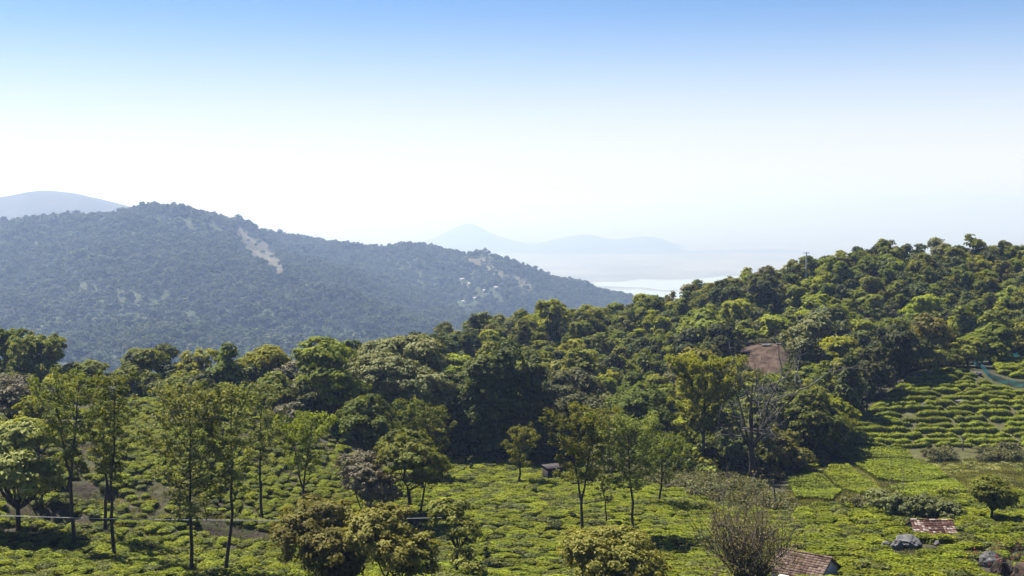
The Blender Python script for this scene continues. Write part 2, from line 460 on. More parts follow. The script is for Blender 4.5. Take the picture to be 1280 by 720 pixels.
# ------------------------------------------------------------------ the mountain across the valley
mp_ = []
def mpt(px, py, d, dz=0.0):
    p = at(px, py, d); mp_.append((p[0], p[1], p[2] + dz))
crest = [(-400, 290, 2700), (-150, 281, 2450), (0, 277, 2300), (60, 276, 2250), (130, 264, 2150), (170, 258, 2100), (210, 261, 2100), (240, 270, 2180), (280, 277, 2400),
         (350, 290, 2700), (420, 300, 2800), (480, 304, 2800), (540, 308, 2800), (600, 321, 2760), (660, 338, 2700), (720, 358, 2650), (765, 373, 2600), (860, 382, 2600), (1100, 430, 2600)]
for a in crest:
    mpt(*a); mpt(a[0], a[1], a[2] + 420, -70); mpt(a[0], a[1], a[2] + 1300, -330)
for a in [(285, 293, 2010), (325, 322, 1900), (400, 368, 1730), (470, 405, 1620), (400, 338, 2320), (480, 368, 2220), (560, 398, 2150), (650, 400, 2200), (760, 410, 2200), (1000, 470, 2200),
          (-300, 455, 1230), (0, 452, 1250), (150, 452, 1250), (300, 452, 1300), (400, 446, 1400), (0, 360, 1680), (-200, 350, 1700), (150, 350, 1640), (100, 402, 1440), (250, 400, 1470),
          (90, 305, 1900), (200, 300, 1850), (540, 345, 2480), (620, 365, 2420), (700, 390, 2400), (460, 335, 2500)]:
    mpt(*a)
for px in (-300, 100, 500, 900, 1200):
    p = at(px, 255, 800); mp_.append((p[0], 800, CZ - 210))
_mt = TPS(mp_, 0.0005, 1000.0)
def HM(x, y):
    x = np.asarray(x, float); y = np.asarray(y, float)
    r = np.abs(fnoise(x / 260 + 9, y / 420 + 5, 21, 4) - 0.5) * 2
    return np.maximum(_mt(x, y) + (r - 0.3) * 58 + (fnoise(x / 60, y / 60, 33, 3) - 0.5) * 9, CZ - 624)
ns, nr = 340, 300
tt = np.linspace(-0.66, 0.36, ns); yy = np.geomspace(800, 4100, nr)
Y, T = np.meshgrid(yy, tt, indexing='ij'); X = T * Y; Z = HM(X, Y)
mpx, mpy = proj(X, Y, Z)
jx = (vnoise(X / 30, Y / 30, 8) - .5) * 26; jy = (vnoise(X / 30, Y / 30, 9) - .5) * 16
ROCKFACES = [[(288, 284), (306, 288), (344, 316), (364, 344), (346, 344), (318, 324), (294, 302)], [(578, 316), (612, 326), (640, 345), (625, 352), (590, 332)], [(640, 346), (655, 348), (672, 366), (660, 368)]]
def rockmask(x, y, z, px, py):
    m = np.zeros(px.shape, bool)
    for rf in ROCKFACES:
        m |= inpoly(px + jx_(x, y), py + jy_(x, y), rf) & (y > 1700) & (y < 2850)
    return m
def jx_(x, y): return (vnoise(x / 30, y / 30, 8) - .5) * 12
def jy_(x, y): return (vnoise(x / 30, y / 30, 9) - .5) * 8
rock = rockmask(X, Y, Z, mpx, mpy).astype(float) * np.where(mpx < 450, 0.38, 0.3)
pasture = 0.25 * (np.clip((fnoise(X / 180, Y / 180, 55, 3) - 0.60) * 8, 0, 1)) * (Y > 1300)
idx = np.arange(ns * nr).reshape(nr, ns)
Q = np.stack([idx[:-1, :-1], idx[:-1, 1:], idx[1:, 1:], idx[1:, :-1]], -1).reshape(-1, 4)
MOUNT_M = ground_mat('mountain_soil', [(0.3, (0.030, 0.040, 0.020)), (0.55, (0.050, 0.062, 0.030)), (0.75, (0.075, 0.08, 0.042))],
    [('pasture', [(0.3, (0.05, 0.058, 0.028)), (0.7, (0.085, 0.088, 0.045))]),
     ('rock', [(0.3, (0.11, 0.085, 0.065)), (0.55, (0.20, 0.155, 0.125)), (0.75, (0.30, 0.25, 0.21))])], 0.03)
mo = link('mountain', mesh_np('mountain', np.stack([X, Y, Z], -1).reshape(-1, 3), Q, mats=[MOUNT_M], smooth=True,
          attrs={'rock': rock.ravel(), 'pasture': pasture.ravel()}), kind='structure', label='long wooded mountain ridge across the valley')

# far hill behind the mountain's shoulder
def ridge_hill(name, prof, d, depth, zbase, mat, label, seed, wob=10.0):
    """a hill whose skyline passes through the given pixels at distance d and falls away both ways"""
    px = np.array([p[0] for p in prof], float); py = np.array([p[1] for p in prof], float)
    n = 160
    xs = np.linspace(px[0], px[-1], n)
    ys = np.interp(xs, px, py)
    k = np.ones(9) / 9
    ys = np.convolve(np.pad(ys, 4, 'edge'), k, 'valid')
    wx = (xs - 640) / F * d
    top = np.array([at(a, b, d)[2] for a, b in zip(xs, ys)])
    top += (fnoise(wx / (depth * .1), np.zeros(n), seed) - .5) * wob
    m = 60
    v = np.linspace(-1, 1, m)
    fall = 0.5 + 0.5 * np.cos(np.pi * v)
    Yg = d + v[:, None] * depth * np.ones((1, n))
    Xg = wx[None] * (Yg / d)
    Zg = zbase + (np.maximum(top, zbase)[None] - zbase) * fall[:, None]
    Zg += (fnoise(Xg / (depth * .25), Yg / (depth * .25), seed + 5) - .5) * wob * 2.5 * (fall[:, None] * (1 - fall[:, None]) * 4)
    idx = np.arange(n * m).reshape(m, n)
    Q = np.stack([idx[:-1, :-1], idx[:-1, 1:], idx[1:, 1:], idx[1:, :-1]], -1).reshape(-1, 4)
    w = np.clip((fnoise(Xg / (depth * .12), Yg / (depth * .2), seed + 9, 4) - .5) * 6, 0, 1)
    return link(name, mesh_np(name, np.stack([Xg, Yg, Zg], -1).reshape(-1, 3), Q, mats=[mat], smooth=True, attrs={'wood': w.ravel()}),
                kind='structure', label=label)
FARHILL_M = ground_mat('far_hill_grass', [(0.3, (0.045, 0.044, 0.028)), (0.7, (0.085, 0.075, 0.05))], [('wood', [(0.3, (0.025, 0.03, 0.02)), (0.7, (0.045, 0.05, 0.03))])], 0.01)
ridge_hill('far_hill', [(-420, 300), (-250, 270), (-120, 256), (0, 246), (40, 239), (70, 238), (95, 242), (120, 248), (150, 254), (200, 268), (280, 300), (400, 350)], 4800, 1500, CZ - 420, FARHILL_M,
           'bare rounded brown hilltop rising behind the wooded mountain', 71, 14)

# plain, lake and the hills on it
PZ = CZ - 620
PLAIN_M = ground_mat('plain', [(0.3, (0.09, 0.09, 0.05)), (0.5, (0.17, 0.155, 0.10)), (0.7, (0.26, 0.23, 0.17))], [], 0.0012)
n = 60
tt = np.linspace(-1.4, 1.4, n); yy = np.geomspace(3000, 90000, n)
Y, T = np.meshgrid(yy, tt, indexing='ij'); X = T * np.maximum(Y, 9000)
idx = np.arange(n * n).reshape(n, n)
Q = np.stack([idx[:-1, :-1], idx[:-1, 1:], idx[1:, 1:], idx[1:, :-1]], -1).reshape(-1, 4)
link('plain', mesh_np('plain', np.stack([X, Y, np.full_like(X, PZ)], -1).reshape(-1, 3), Q, mats=[PLAIN_M]), kind='structure', label='hazy plain far below the hills')
def water_mat():
    m, n, l, out = new_mat('lake_water')
    p = n.new('ShaderNodeBsdfPrincipled'); p.inputs['Base Color'].default_value = (0.25, 0.30, 0.34, 1)
    p.inputs['Roughness'].default_value = 0.18; p.inputs['Specular IOR Level'].default_value = 1.0
    l.new(p.outputs[0], out.inputs['Surface']); return m
M['water'] = water_mat()
def lake(poly, name, label):
    pts = []
    for px, py in poly:
        a = at(px, py, 1000.0); k = (PZ + 2.0 - CZ) / (a[2] - CZ)
        pts.append((a[0] * k, 1000 * k, PZ + 2.0))
    me = bpy.data.meshes.new(name); me.from_pydata(pts, [], [list(range(len(pts)))]); me.update(); me.materials.append(M['water'])
    link(name, me, kind='structure', label=label)
lake([(690, 354), (740, 353), (780, 352), (800, 349), (830, 350), (870, 349), (905, 345), (960, 344), (980, 349), (960, 362), (900, 366), (880, 361), (830, 363), (810, 360), (760, 358), (720, 358)], 'lake', 'pale lake shining on the hazy plain')
lake([(760, 362), (800, 362), (830, 365), (880, 364), (930, 370), (930, 380), (820, 380), (780, 370)], 'lake', 'smaller arm of water on the plain')
M['dist'] = ground_mat('distant_hill', [(0.3, (0.04, 0.05, 0.03)), (0.7, (0.09, 0.09, 0.06))], [], 0.002)
def dist_hill(prof, d, depth, label, seed):
    ridge_hill('distant_hill', prof, d, depth, PZ - 3, M['dist'], label, seed, 20)
dist_hill([(430, 318), (500, 312), (545, 296), (560, 289), (578, 280), (588, 278), (600, 283), (615, 292), (640, 300), (680, 310), (760, 322)], 17500, 2200, 'pointed hill standing in the haze of the plain', 91)
dist_hill([(600, 330), (650, 312), (690, 300), (715, 294), (740, 293), (765, 300), (790, 297), (810, 295), (830, 299), (850, 309), (890, 318), (1000, 332)], 17500, 2400, 'broad low double hill in the haze of the plain', 97)

# ------------------------------------------------------------------ plant generators
def unit(v):
    return v / (np.linalg.norm(v, axis=-1, keepdims=True) + 1e-9)

def bez(p0, p1, p2, n):
    t = np.linspace(0, 1, n)[:, None]
    return (1 - t) ** 2 * p0 + 2 * t * (1 - t) * p1 + t * t * p2

def clump(acc, c, rad, nleaf, size, r, flat=0.7, up=0.5, aspect=0.6, base_t=0.5, spread_t=0.22, out=None):
    """a ball of leaf cards, denser on its upper shell"""
    d = unit(r.normal(size=(nleaf, 3)))
    d[:, 2] = np.where(d[:, 2] < -0.35, -d[:, 2], d[:, 2])
    k = r.random(nleaf) ** 0.45
    p = c + d * k[:, None] * rad * np.array([1, 1, flat])
    n = d * 0.5 + np.array([0, 0, up]) + r.normal(size=(nleaf, 3)) * 0.38
    if out is not None: n = n + out * 0.75
    acc.leaves(p, n, size * (0.7 + 0.6 * r.random(nleaf)), r, aspect, np.clip(base_t + r.normal(size=nleaf) * spread_t, 0, 1))

def gen_cloud(seed, h, rad, cb=0.25, nl=7, clump_r=0.6, dens=1.0, leaf=0.22, flat=0.75, trunk_r=0.16, up=0.5, top_bias=0.4, shape='round', multi=1, aspect=0.6, lobe=0.5):
    """broad tree: trunk(s), limbs to several lobes, each lobe a shell of leaf clumps"""
    r = np.random.default_rng(seed)
    wood = Acc(); leaf_a = Acc()
    z0, z1 = h * cb, h
    cz = (z0 + z1) / 2; hz = (z1 - z0) / 2
    lobes = []
    for i in range(nl):
        a = i * 2.4 + r.random() * 0.8
        if shape == 'round':
            zz = -0.55 + 1.45 * ((i * 0.618 + r.random() * 0.15) % 1.0)
            k = math.sqrt(max(0.05, 1 - min(0.98, zz * zz))) * (0.40 + 0.25 * r.random())
        elif shape == 'umbrella':
            zz = 0.1 + 0.6 * r.random(); k = 0.25 + 0.5 * r.random()
        elif shape == 'column':
            zz = -0.8 + 1.65 * (i + 0.5) / nl; k = 0.32 * (1 - 0.5 * max(0, zz)) * (0.6 + 0.8 * r.random())
        else:  # cone
            zz = -0.85 + 1.7 * (i + 0.5) / nl; k = 0.30 * (0.95 - zz) * 0.6
        lr = rad * lobe * (0.75 + 0.5 * r.random())
        if shape == 'cone':
            lr = rad * (0.62 * (1.05 - zz) / 2 + 0.12)
        if shape == 'column':
            lr = rad * (0.72 if zz < 0.3 else 0.58) * (0.8 + 0.35 * r.random())
        lz = min(lr * (0.75 if shape != 'column' else 1.1), hz * 0.9)
        c = np.array([math.cos(a) * rad * k, math.sin(a) * rad * k, cz + zz * hz])
        c[2] = min(c[2], z1 - lz * 0.92); c[2] = max(c[2], z0 + lz * 0.6)
        lobes.append((c, lr, lz))
    base = np.array([0, 0, -0.6])
    for k in range(multi):
        off = np.array([math.cos(k * 2.2), math.sin(k * 2.2), 0]) * (0 if multi == 1 else 0.25 + trunk_r)
        fork = np.array([r.normal() * 0.12, r.normal() * 0.12, max(h * cb * 0.9, 0.5)]) + off * 2.5
        wood.tube(bez(base + off, (base + fork) / 2 + off * 0.4 + r.normal(size=3) * 0.12, fork, 6), np.linspace(trunk_r * 1.25, trunk_r * 0.8, 6) / math.sqrt(multi), 7)
        for c, lr, lz in lobes[k::multi]:
            mid = (fork + c) / 2 + np.array([0, 0, -0.12 * h * 0.3]) + (c - fork) * np.array([0.2, 0.2, -0.15])
            wood.tube(bez(fork - [0, 0, 0.15], mid, c, 6), np.linspace(trunk_r * 0.62, trunk_r * 0.22, 6) / math.sqrt(multi), 5)
    for c, lr, lz in lobes:
        lt = 0.5 + r.normal() * 0.10
        n = max(4, int(dens * 3.2 * (lr / clump_r) ** 2))
        d = unit(r.normal(size=(n, 3)) + [0, 0, top_bias])
        pts = c + d * np.array([lr, lr, lz]) * (0.72 + 0.33 * r.random((n, 1)))
        for p, dv in zip(pts, d):
            cr = clump_r * (0.7 + 0.6 * r.random())
            clump(leaf_a, p, cr, int(26 * (cr / leaf * 0.33) ** 1.6) + 5, leaf, r, flat, up, aspect, lt + r.normal() * 0.1, 0.2, dv)
        for p in pts[::4]:
            wood.tube(bez(c, (c + p) / 2 + r.normal(size=3) * 0.1, p, 4), np.linspace(trunk_r * 0.2, 0.015, 4), 4)
    return wood, leaf_a

def gen_oak(seed, h, rad, cb=0.36, trunk_r=0.16, nb=26, leaf=0.17, fork=None, dens=1.0, lean=0.0, widest=0.45):
    """tall slender tree: straight stem, steep limbs, thin feathery foliage"""
    r = np.random.default_rng(seed)
    wood = Acc(); lf = Acc()
    lean = lean + r.normal() * 0.35
    def stem(p0, p1, r0, r1, wob):
        n = 12
        t = np.linspace(0, 1, n)[:, None]
        pts = p0 + (p1 - p0) * t
        w = np.cumsum(r.normal(size=(n, 2)) * wob, 0); w -= t * w[-1]
        pts[:, :2] += w
        wood.tube(pts, r0 + (r1 - r0) * t[:, 0] ** 0.9, 7)
        return pts
    stems = []
    if fork:
        f = np.array([r.normal() * 0.1, 0, h * fork])
        stem(np.array([0, 0, -0.6]), f, trunk_r * 1.15, trunk_r * 0.85, 0.02)
        ang = r.random() * 0.8
        for s in (-1, 1):
            d = np.array([math.cos(ang), math.sin(ang) * 0.6, 0]) * s * rad * 0.42
            e = f * [1, 1, 0] + d + [0, 0, h * (0.97 if s > 0 else 0.86)]
            stems.append(stem(f - [0, 0, 0.1], e, trunk_r * 0.75, 0.03, 0.05))
    else:
        stems.append(stem(np.array([0, 0, -0.6]), np.array([lean, 0, h * 0.96]), trunk_r * 1.15, 0.03, 0.09))
    for pts in stems:
        m = nb // len(stems)
        for i in range(m):
            t = cb + (0.97 - cb) * ((i + r.random()) / m)
            if t * h < pts[0, 2]: continue
            z = t * h
            k = np.searchsorted(pts[:, 2], z); k = min(max(k, 1), len(pts) - 1)
            u = (z - pts[k - 1, 2]) / (pts[k, 2] - pts[k - 1, 2] + 1e-6)
            p0 = pts[k - 1] + (pts[k] - pts[k - 1]) * min(u, 1)
            q = (t - cb) / (1 - cb)
            prof = (q / widest) ** 0.6 if q < widest else ((1 - q) / (1 - widest)) ** 0.75
            L = rad * (0.35 + 0.75 * prof) * (0.7 + 0.5 * r.random()) / (1.2 if len(stems) > 1 else 1)
            a = i * 2.399 + r.random() * 0.6
            el = 0.35 + 0.75 * q + r.normal() * 0.12
            rise = min(L * math.tan(min(el, 1.15)), h * 1.0 - z)
            end = p0 + np.array([math.cos(a) * L, math.sin(a) * L, max(rise, 0.1)])
            mid = p0 + (end - p0) * [0.6, 0.6, 0.35]
            bp = bez(p0, mid, end, 6)
            wood.tube(bp, np.linspace(max(0.025, trunk_r * 0.32 * (1 - q * 0.7)), 0.012, 6), 5)
            lt = 0.5 + r.normal() * 0.14
            for fr in np.linspace(0.35, 1.05, max(3, int(L / 0.42))):
                f = fr * 5; j = min(int(f), 4)
                c = bp[j] + (bp[j + 1] - bp[j]) * (f - j)
                c = c + r.normal(size=3) * 0.22
                cr = (0.30 + 0.34 * r.random()) * (rad / 2.6) ** 0.5
                clump(lf, c, cr, int(dens * 36), leaf * 0.92, r, 1.0, 0.3, 0.42, lt, 0.22)
    return wood, lf

def gen_bare(seed, h, rad, trunk_r=0.22, fork=0.3, n1=7, levels=3, spread=0.9, crook=0.22):
    """leafless branching tree: returns stem and twig accumulators and the twig tips"""
    r = np.random.default_rng(seed)
    wood = Acc(); tw = Acc(); tips = []
    f = np.array([r.normal() * 0.1, r.normal() * 0.1, h * fork])
    wood.tube(bez(np.array([0.1, 0, -0.6]), np.array([0.12, 0, h * fork * 0.5]), f, 7), np.linspace(trunk_r * 1.3, trunk_r * 0.9, 7), 8)
    def grow(p, d, L, rad_, lev):
        n = 7
        pts = [p]
        dd = d.copy()
        for i in range(n - 1):
            dd = unit(dd + r.normal(size=3) * crook + [0, 0, 0.06])
            pts.append(pts[-1] + dd * L / (n - 1))
        pts = np.array(pts)
        (wood if lev == 0 else tw).tube(pts, np.linspace(rad_, rad_ * 0.4, n), 6 if lev == 0 else 4)
        if lev >= levels:
            tips.append(pts[-1]); tips.append(pts[-3]); return
        for k in range(3 if lev < 2 else 3):
            j = 2 + int(r.integers(0, n - 2))
            nd = unit(dd + r.normal(size=3) * 0.75)
            grow(pts[j], nd, L * (0.42 + 0.25 * r.random()), rad_ * 0.5, lev + 1)
        tips.append(pts[-1])
    for i in range(n1):
        a = i * 2 * math.pi / n1 + r.random() * 0.6
        sp = spread * (0.25 + 0.9 * r.random())
        d = unit(np.array([math.cos(a) * sp, math.sin(a) * sp, 1.0 - 0.35 * sp]))
        L = (h - f[2]) * (0.6 + 0.4 * r.random()) * (1.0 if sp < 0.7 else 0.85)
        L = min(L, rad * 1.15 / max(0.2, math.hypot(d[0], d[1])))
        grow(f - [0, 0, 0.1 * i / n1], d, L, trunk_r * 0.5, 0)
    return wood, tw, tips

def tree_thing(name, label, cat, loc, wood, lf, wmat, lmat, group=None, rz=0.0):
    o = link(name, None, loc=loc, label=label, category=cat)
    o.rotation_euler = (0, 0, rz)
    if group: o['group'] = group
    if wood is not None: link('trunk', wood.mesh('trunk', [M[wmat]], True), o)
    link('crown', lf.mesh('crown', [M[lmat]]), o)
    return o

# ------------------------------------------------------------------ single trees of the slopes
def place(px, d, top, wpx):
    """ground point, height so that the tip shows at 'top', half-width"""
    x, y, z = ground_at(px, d)
    h = at(px, top, d)[2] - z
    return (x, y, z), h, wpx / F * d / 2

_seed = [100]
def oak(px, d, top, w, label, mat='oak', wmat='bark', group=None, **kw):
    loc, h, rad = place(px, d, top, w)
    _seed[0] += 1
    wood, lf = gen_oak(_seed[0], h, rad, **kw)
    return tree_thing('slender_tree', label, 'tree', loc, wood, lf, wmat, mat, group)
def cloud(px, d, top, w, label, mat='green', wmat='bark', name='broadleaf_tree', cat='tree', group=None, **kw):
    loc, h, rad = place(px, d, top, w)
    _seed[0] += 1
    wood, lf = gen_cloud(_seed[0], h, rad, **kw)
    return tree_thing(name, label, cat, loc, wood, lf, wmat, mat, group)

# slender trees
oak(88, 102, 470, 78, 'slender tree forking halfway up beside a twin pair', fork=0.42, cb=0.42, nb=30, mat='green')
oak(127, 108, 478, 56, 'slender tree with thin dark stem, farther of a twin pair', cb=0.42, nb=24, mat='green')
oak(140, 101, 474, 60, 'slender tree with thin dark stem, nearer of a twin pair', cb=0.42, nb=26, mat='green')
oak(235, 95, 492, 100, 'tall tree with airy egg-shaped crown and low side limbs above the wire', cb=0.30, nb=40, widest=0.4)
oak(276, 97, 487, 80, 'tall slender tree with leaning stem next to the egg-shaped crown', cb=0.42, nb=28, lean=0.9)
oak(324, 124, 485, 60, 'slender tree standing above a dark shaded gully in the tea', cb=0.40, nb=24)
oak(380, 128, 522, 76, 'bright green tree with forked stem on the tea slope', mat='bright', fork=0.22, cb=0.40, nb=30, widest=0.6)
oak(505, 155, 505, 50, 'feathery green tree with pointed crown behind the multi-stemmed tree', mat='green', cb=0.15, nb=30, dens=1.3)
oak(536, 157, 512, 54, 'feathery green tree beside the wooded edge of the tea', mat='green', cb=0.12, nb=30, dens=1.3)
oak(648, 158, 537, 42, 'small tree with curved stem and layered crown near the dark shed', mat='green', cb=0.30, nb=22, lean=0.3, dens=1.2)
oak(728, 124, 514, 84, 'tall slim tree with forked stem and bushy top on the tea slope', mat='green', fork=0.32, cb=0.44, nb=34, dens=1.25, widest=0.55)
oak(790, 124, 526, 92, 'tall tree with straight dark stem and wide airy crown in the tea', cb=0.42, nb=34, widest=0.4)
oak(824, 142, 552, 64, 'thin tree with slanting limb casting a short shadow on the tea', mat='green', cb=0.38, nb=22)
oak(758, 131, 590, 32, 'spindly half-bare young tree in the tea', mat='scrub', cb=0.40, nb=12, trunk_r=0.09, dens=0.6)
oak(880, 182, 452, 88, 'tall light green tree with dark trunk behind the dead tree', mat='bright', cb=0.30, nb=44, trunk_r=0.28, leaf=0.24, dens=1.5, widest=0.5)
oak(10, 190, 418, 52, 'dark pointed tree with layered branches behind the pinkish tree', mat='green', cb=0.25, nb=40, leaf=0.3, dens=1.5, widest=0.3)
oak(48, 186, 426, 64, 'pale pointed feathery tree rising behind the yellow green bushy tree', mat='oak', cb=0.12, nb=48, leaf=0.3, dens=1.6, widest=0.35)
# clumpy and bushy trees
cloud(18, 104, 530, 118, 'pale green tree with layered leaf clumps and dark trunk', 'pale', cb=0.24, nl=18, shape='round', dens=1.25, clump_r=0.75, flat=0.5, leaf=0.2, trunk_r=0.2, lobe=0.42)
cloud(50, 113, 588, 48, 'small pale tree below the layered pale tree', 'pale', cb=0.35, nl=4, shape='umbrella', clump_r=0.5, flat=0.5, leaf=0.17, trunk_r=0.12)
cloud(15, 142, 474, 84, 'pinkish brown flowering tree with broad domed crown', 'brown', cb=0.3, nl=8, clump_r=0.6, leaf=0.2)
cloud(46, 128, 500, 64, 'yellow green bushy tree beside the pinkish tree', 'bright', cb=0.2, nl=7, clump_r=0.7, leaf=0.24)
cloud(460, 152, 500, 74, 'dark green rounded tree with short forked trunk', 'green', cb=0.3, nl=8, clump_r=0.7, leaf=0.26, trunk_r=0.22, dens=1.2)
cloud(516, 130, 545, 100, 'multi-stemmed green tree with loose spreading crown', 'green', cb=0.42, nl=10, clump_r=0.6, leaf=0.2, multi=3, trunk_r=0.2, dens=0.9)
cloud(455, 128, 570, 88, 'greyish brown leaved bushy tree beside the multi-stemmed tree', 'brown', cb=0.12, nl=9, clump_r=0.5, leaf=0.16, multi=3, trunk_r=0.13, wmat='bark_grey', dens=0.8)
cloud(410, 88, 632, 124, 'olive green bushy tree with dense knobbly crown', 'olive', cb=0.12, nl=11, clump_r=0.5, leaf=0.15, trunk_r=0.18, multi=2, dens=1.0)
cloud(486, 86, 640, 112, 'olive green bushy tree with open branches, partner of the knobbly one', 'olive', cb=0.25, nl=9, clump_r=0.5, leaf=0.15, trunk_r=0.16, multi=2, dens=0.9)
cloud(570, 107, 628, 66, 'small crooked tree with forked trunk where the wire ends', 'olive', cb=0.45, nl=7, clump_r=0.45, leaf=0.16, trunk_r=0.15, multi=1, dens=0.9)
cloud(586, 104, 690, 46, 'low reddish green shrub beside the crooked tree', 'olive', name='shrub', cat='shrub', cb=0.0, nl=5, clump_r=0.4, leaf=0.14, trunk_r=0.08)
cloud(765, 90, 668, 134, 'yellowish green bushy tree with glinting leaves in front of the tea', 'olive', cb=0.15, nl=11, clump_r=0.5, leaf=0.14, trunk_r=0.16, multi=2, dens=1.1)
cloud(1243, 128, 599, 56, 'lone round tree with short trunk on the flat tea', 'green', cb=0.36, nl=9, clump_r=0.45, leaf=0.17, trunk_r=0.16, dens=1.3)
cloud(1120, 132, 617, 66, 'grey green shrub with drooping stems behind the patched roof', 'sage', name='shrub', cat='shrub', cb=0.18, nl=7, clump_r=0.5, leaf=0.15, multi=3, trunk_r=0.12, dens=0.9)
cloud(1170, 130, 622, 62, 'spreading grey green shrub right above the patched roof', 'sage', name='shrub', cat='shrub', cb=0.15, nl=7, clump_r=0.5, leaf=0.15, multi=3, trunk_r=0.1, dens=0.9)
cloud(1078, 140, 622, 44, 'thin grey green sapling beside the drooping shrub', 'sage', name='shrub', cat='shrub', cb=0.3, nl=4, clump_r=0.4, leaf=0.14, trunk_r=0.08, dens=0.6)
cloud(1186, 141, 612, 22, 'small bright green bush behind the patched roof', 'bright', name='shrub', cat='shrub', cb=0.1, nl=4, clump_r=0.35, leaf=0.14, trunk_r=0.06)
cloud(1202, 138, 632, 14, 'tiny dark green bush near the small bright bush', 'green', name='shrub', cat='shrub', cb=0.0, nl=3, clump_r=0.25, leaf=0.12, trunk_r=0.05)
for px, d, top, w, lab in [(609, 113, 678, 9, 'little dark upright bush in the tea near the crooked tree'), (850, 124, 672, 10, 'little dark conical bush in the tea, larger of two'),
        (841, 117, 694, 8, 'little dark conical bush in the tea, smaller of two'), (716, 133, 637, 9, 'little columnar bush beside the slim forked tree'),
        (750, 130.5, 652, 22, 'low dark bush at the foot of the spindly young tree'), (588, 168, 571, 7, 'thin sapling in the tea before the shadowy stand'), (796, 126, 660, 9, 'small dark bush beside the straight dark stem'),
        (668, 148, 611, 6, 'tiny dark bush on the tea near the shed path')]:
    cloud(px, d, top, w, lab, 'deep', name='shrub', cat='shrub', cb=0.0, nl=4, clump_r=0.25, leaf=0.11, trunk_r=0.04, lobe=0.55)
# big trees at the wood's edge
cloud(510, 182, 428, 150, 'huge grey green tree with domed crown at the wood edge', 'sage', cb=0.2, nl=14, clump_r=1.0, leaf=0.3, trunk_r=0.4, dens=1.2, lobe=0.45)
cloud(415, 172, 426, 92, 'bright topped dense green tree at the crest beside brownish trees', 'bright', cb=0.1, nl=11, clump_r=1.0, leaf=0.32, trunk_r=0.35, flat=0.5, dens=1.2)
for i, (px, top, w, lab) in enumerate([(600, 446, 62, 'tall dark tree in the shadowy stand, one with a ragged top'), (634, 427, 58, 'tallest dark columnar tree of the shadowy stand'),
                                     (668, 440, 52, 'dark columnar tree with lighter leaf tips in the shadowy stand'), (572, 470, 40, 'lowest dark tree at the end of the shadowy stand')]):
    cloud(px, 180 + i * 1.5, top, w, lab, 'deep', name='columnar_tree', cb=0.04, nl=12, shape='column', clump_r=0.9, leaf=0.3, trunk_r=0.32, dens=1.3, group='dark tall trees at the tea edge')
cloud(722, 192, 468, 120, 'broad sage green tree with domed crown beside the dark stand', 'scrub', cb=0.12, nl=12, clump_r=0.9, leaf=0.28, trunk_r=0.3, dens=1.2)
cloud(805, 188, 484, 86, 'dense deep green tree behind the airy slender trees', 'green', cb=0.1, nl=10, clump_r=0.8, leaf=0.28, trunk_r=0.25, dens=1.2)
cloud(765, 182, 520, 40, 'brownish leaved small tree below the dense deep green tree', 'brown', cb=0.1, nl=6, clump_r=0.6, leaf=0.24, trunk_r=0.15)
cloud(690, 184, 505, 50, 'light grey green tree at the foot of the sage tree', 'sage', cb=0.1, nl=7, clump_r=0.7, leaf=0.26, trunk_r=0.15)
cloud(1018, 186, 488, 84, 'large rounded green bush tree next to the terraces', 'green', cb=0.02, nl=11, clump_r=0.8, leaf=0.28, trunk_r=0.25, dens=1.2)
cloud(985, 178, 541, 62, 'olive rounded shrub below the rounded bush tree', 'olive', name='shrub', cat='shrub', cb=0.0, nl=8, clump_r=0.6, leaf=0.22, trunk_r=0.12)
cloud(915, 180, 520, 40, 'grey green shrub between the tall light tree and the dead tree', 'sage', name='shrub', cat='shrub', cb=0.0, nl=6, clump_r=0.6, leaf=0.22, trunk_r=0.12)
cloud(842, 178, 548, 56, 'light green shrub at the foot of the tall light tree', 'green', name='shrub', cat='shrub', cb=0.0, nl=7, clump_r=0.6, leaf=0.22, trunk_r=0.12)
cloud(760, 172, 558, 40, 'grey shrub at the edge of the tea under the brownish tree', 'sage', name='shrub', cat='shrub', cb=0.0, nl=5, clump_r=0.5, leaf=0.2, trunk_r=0.1)
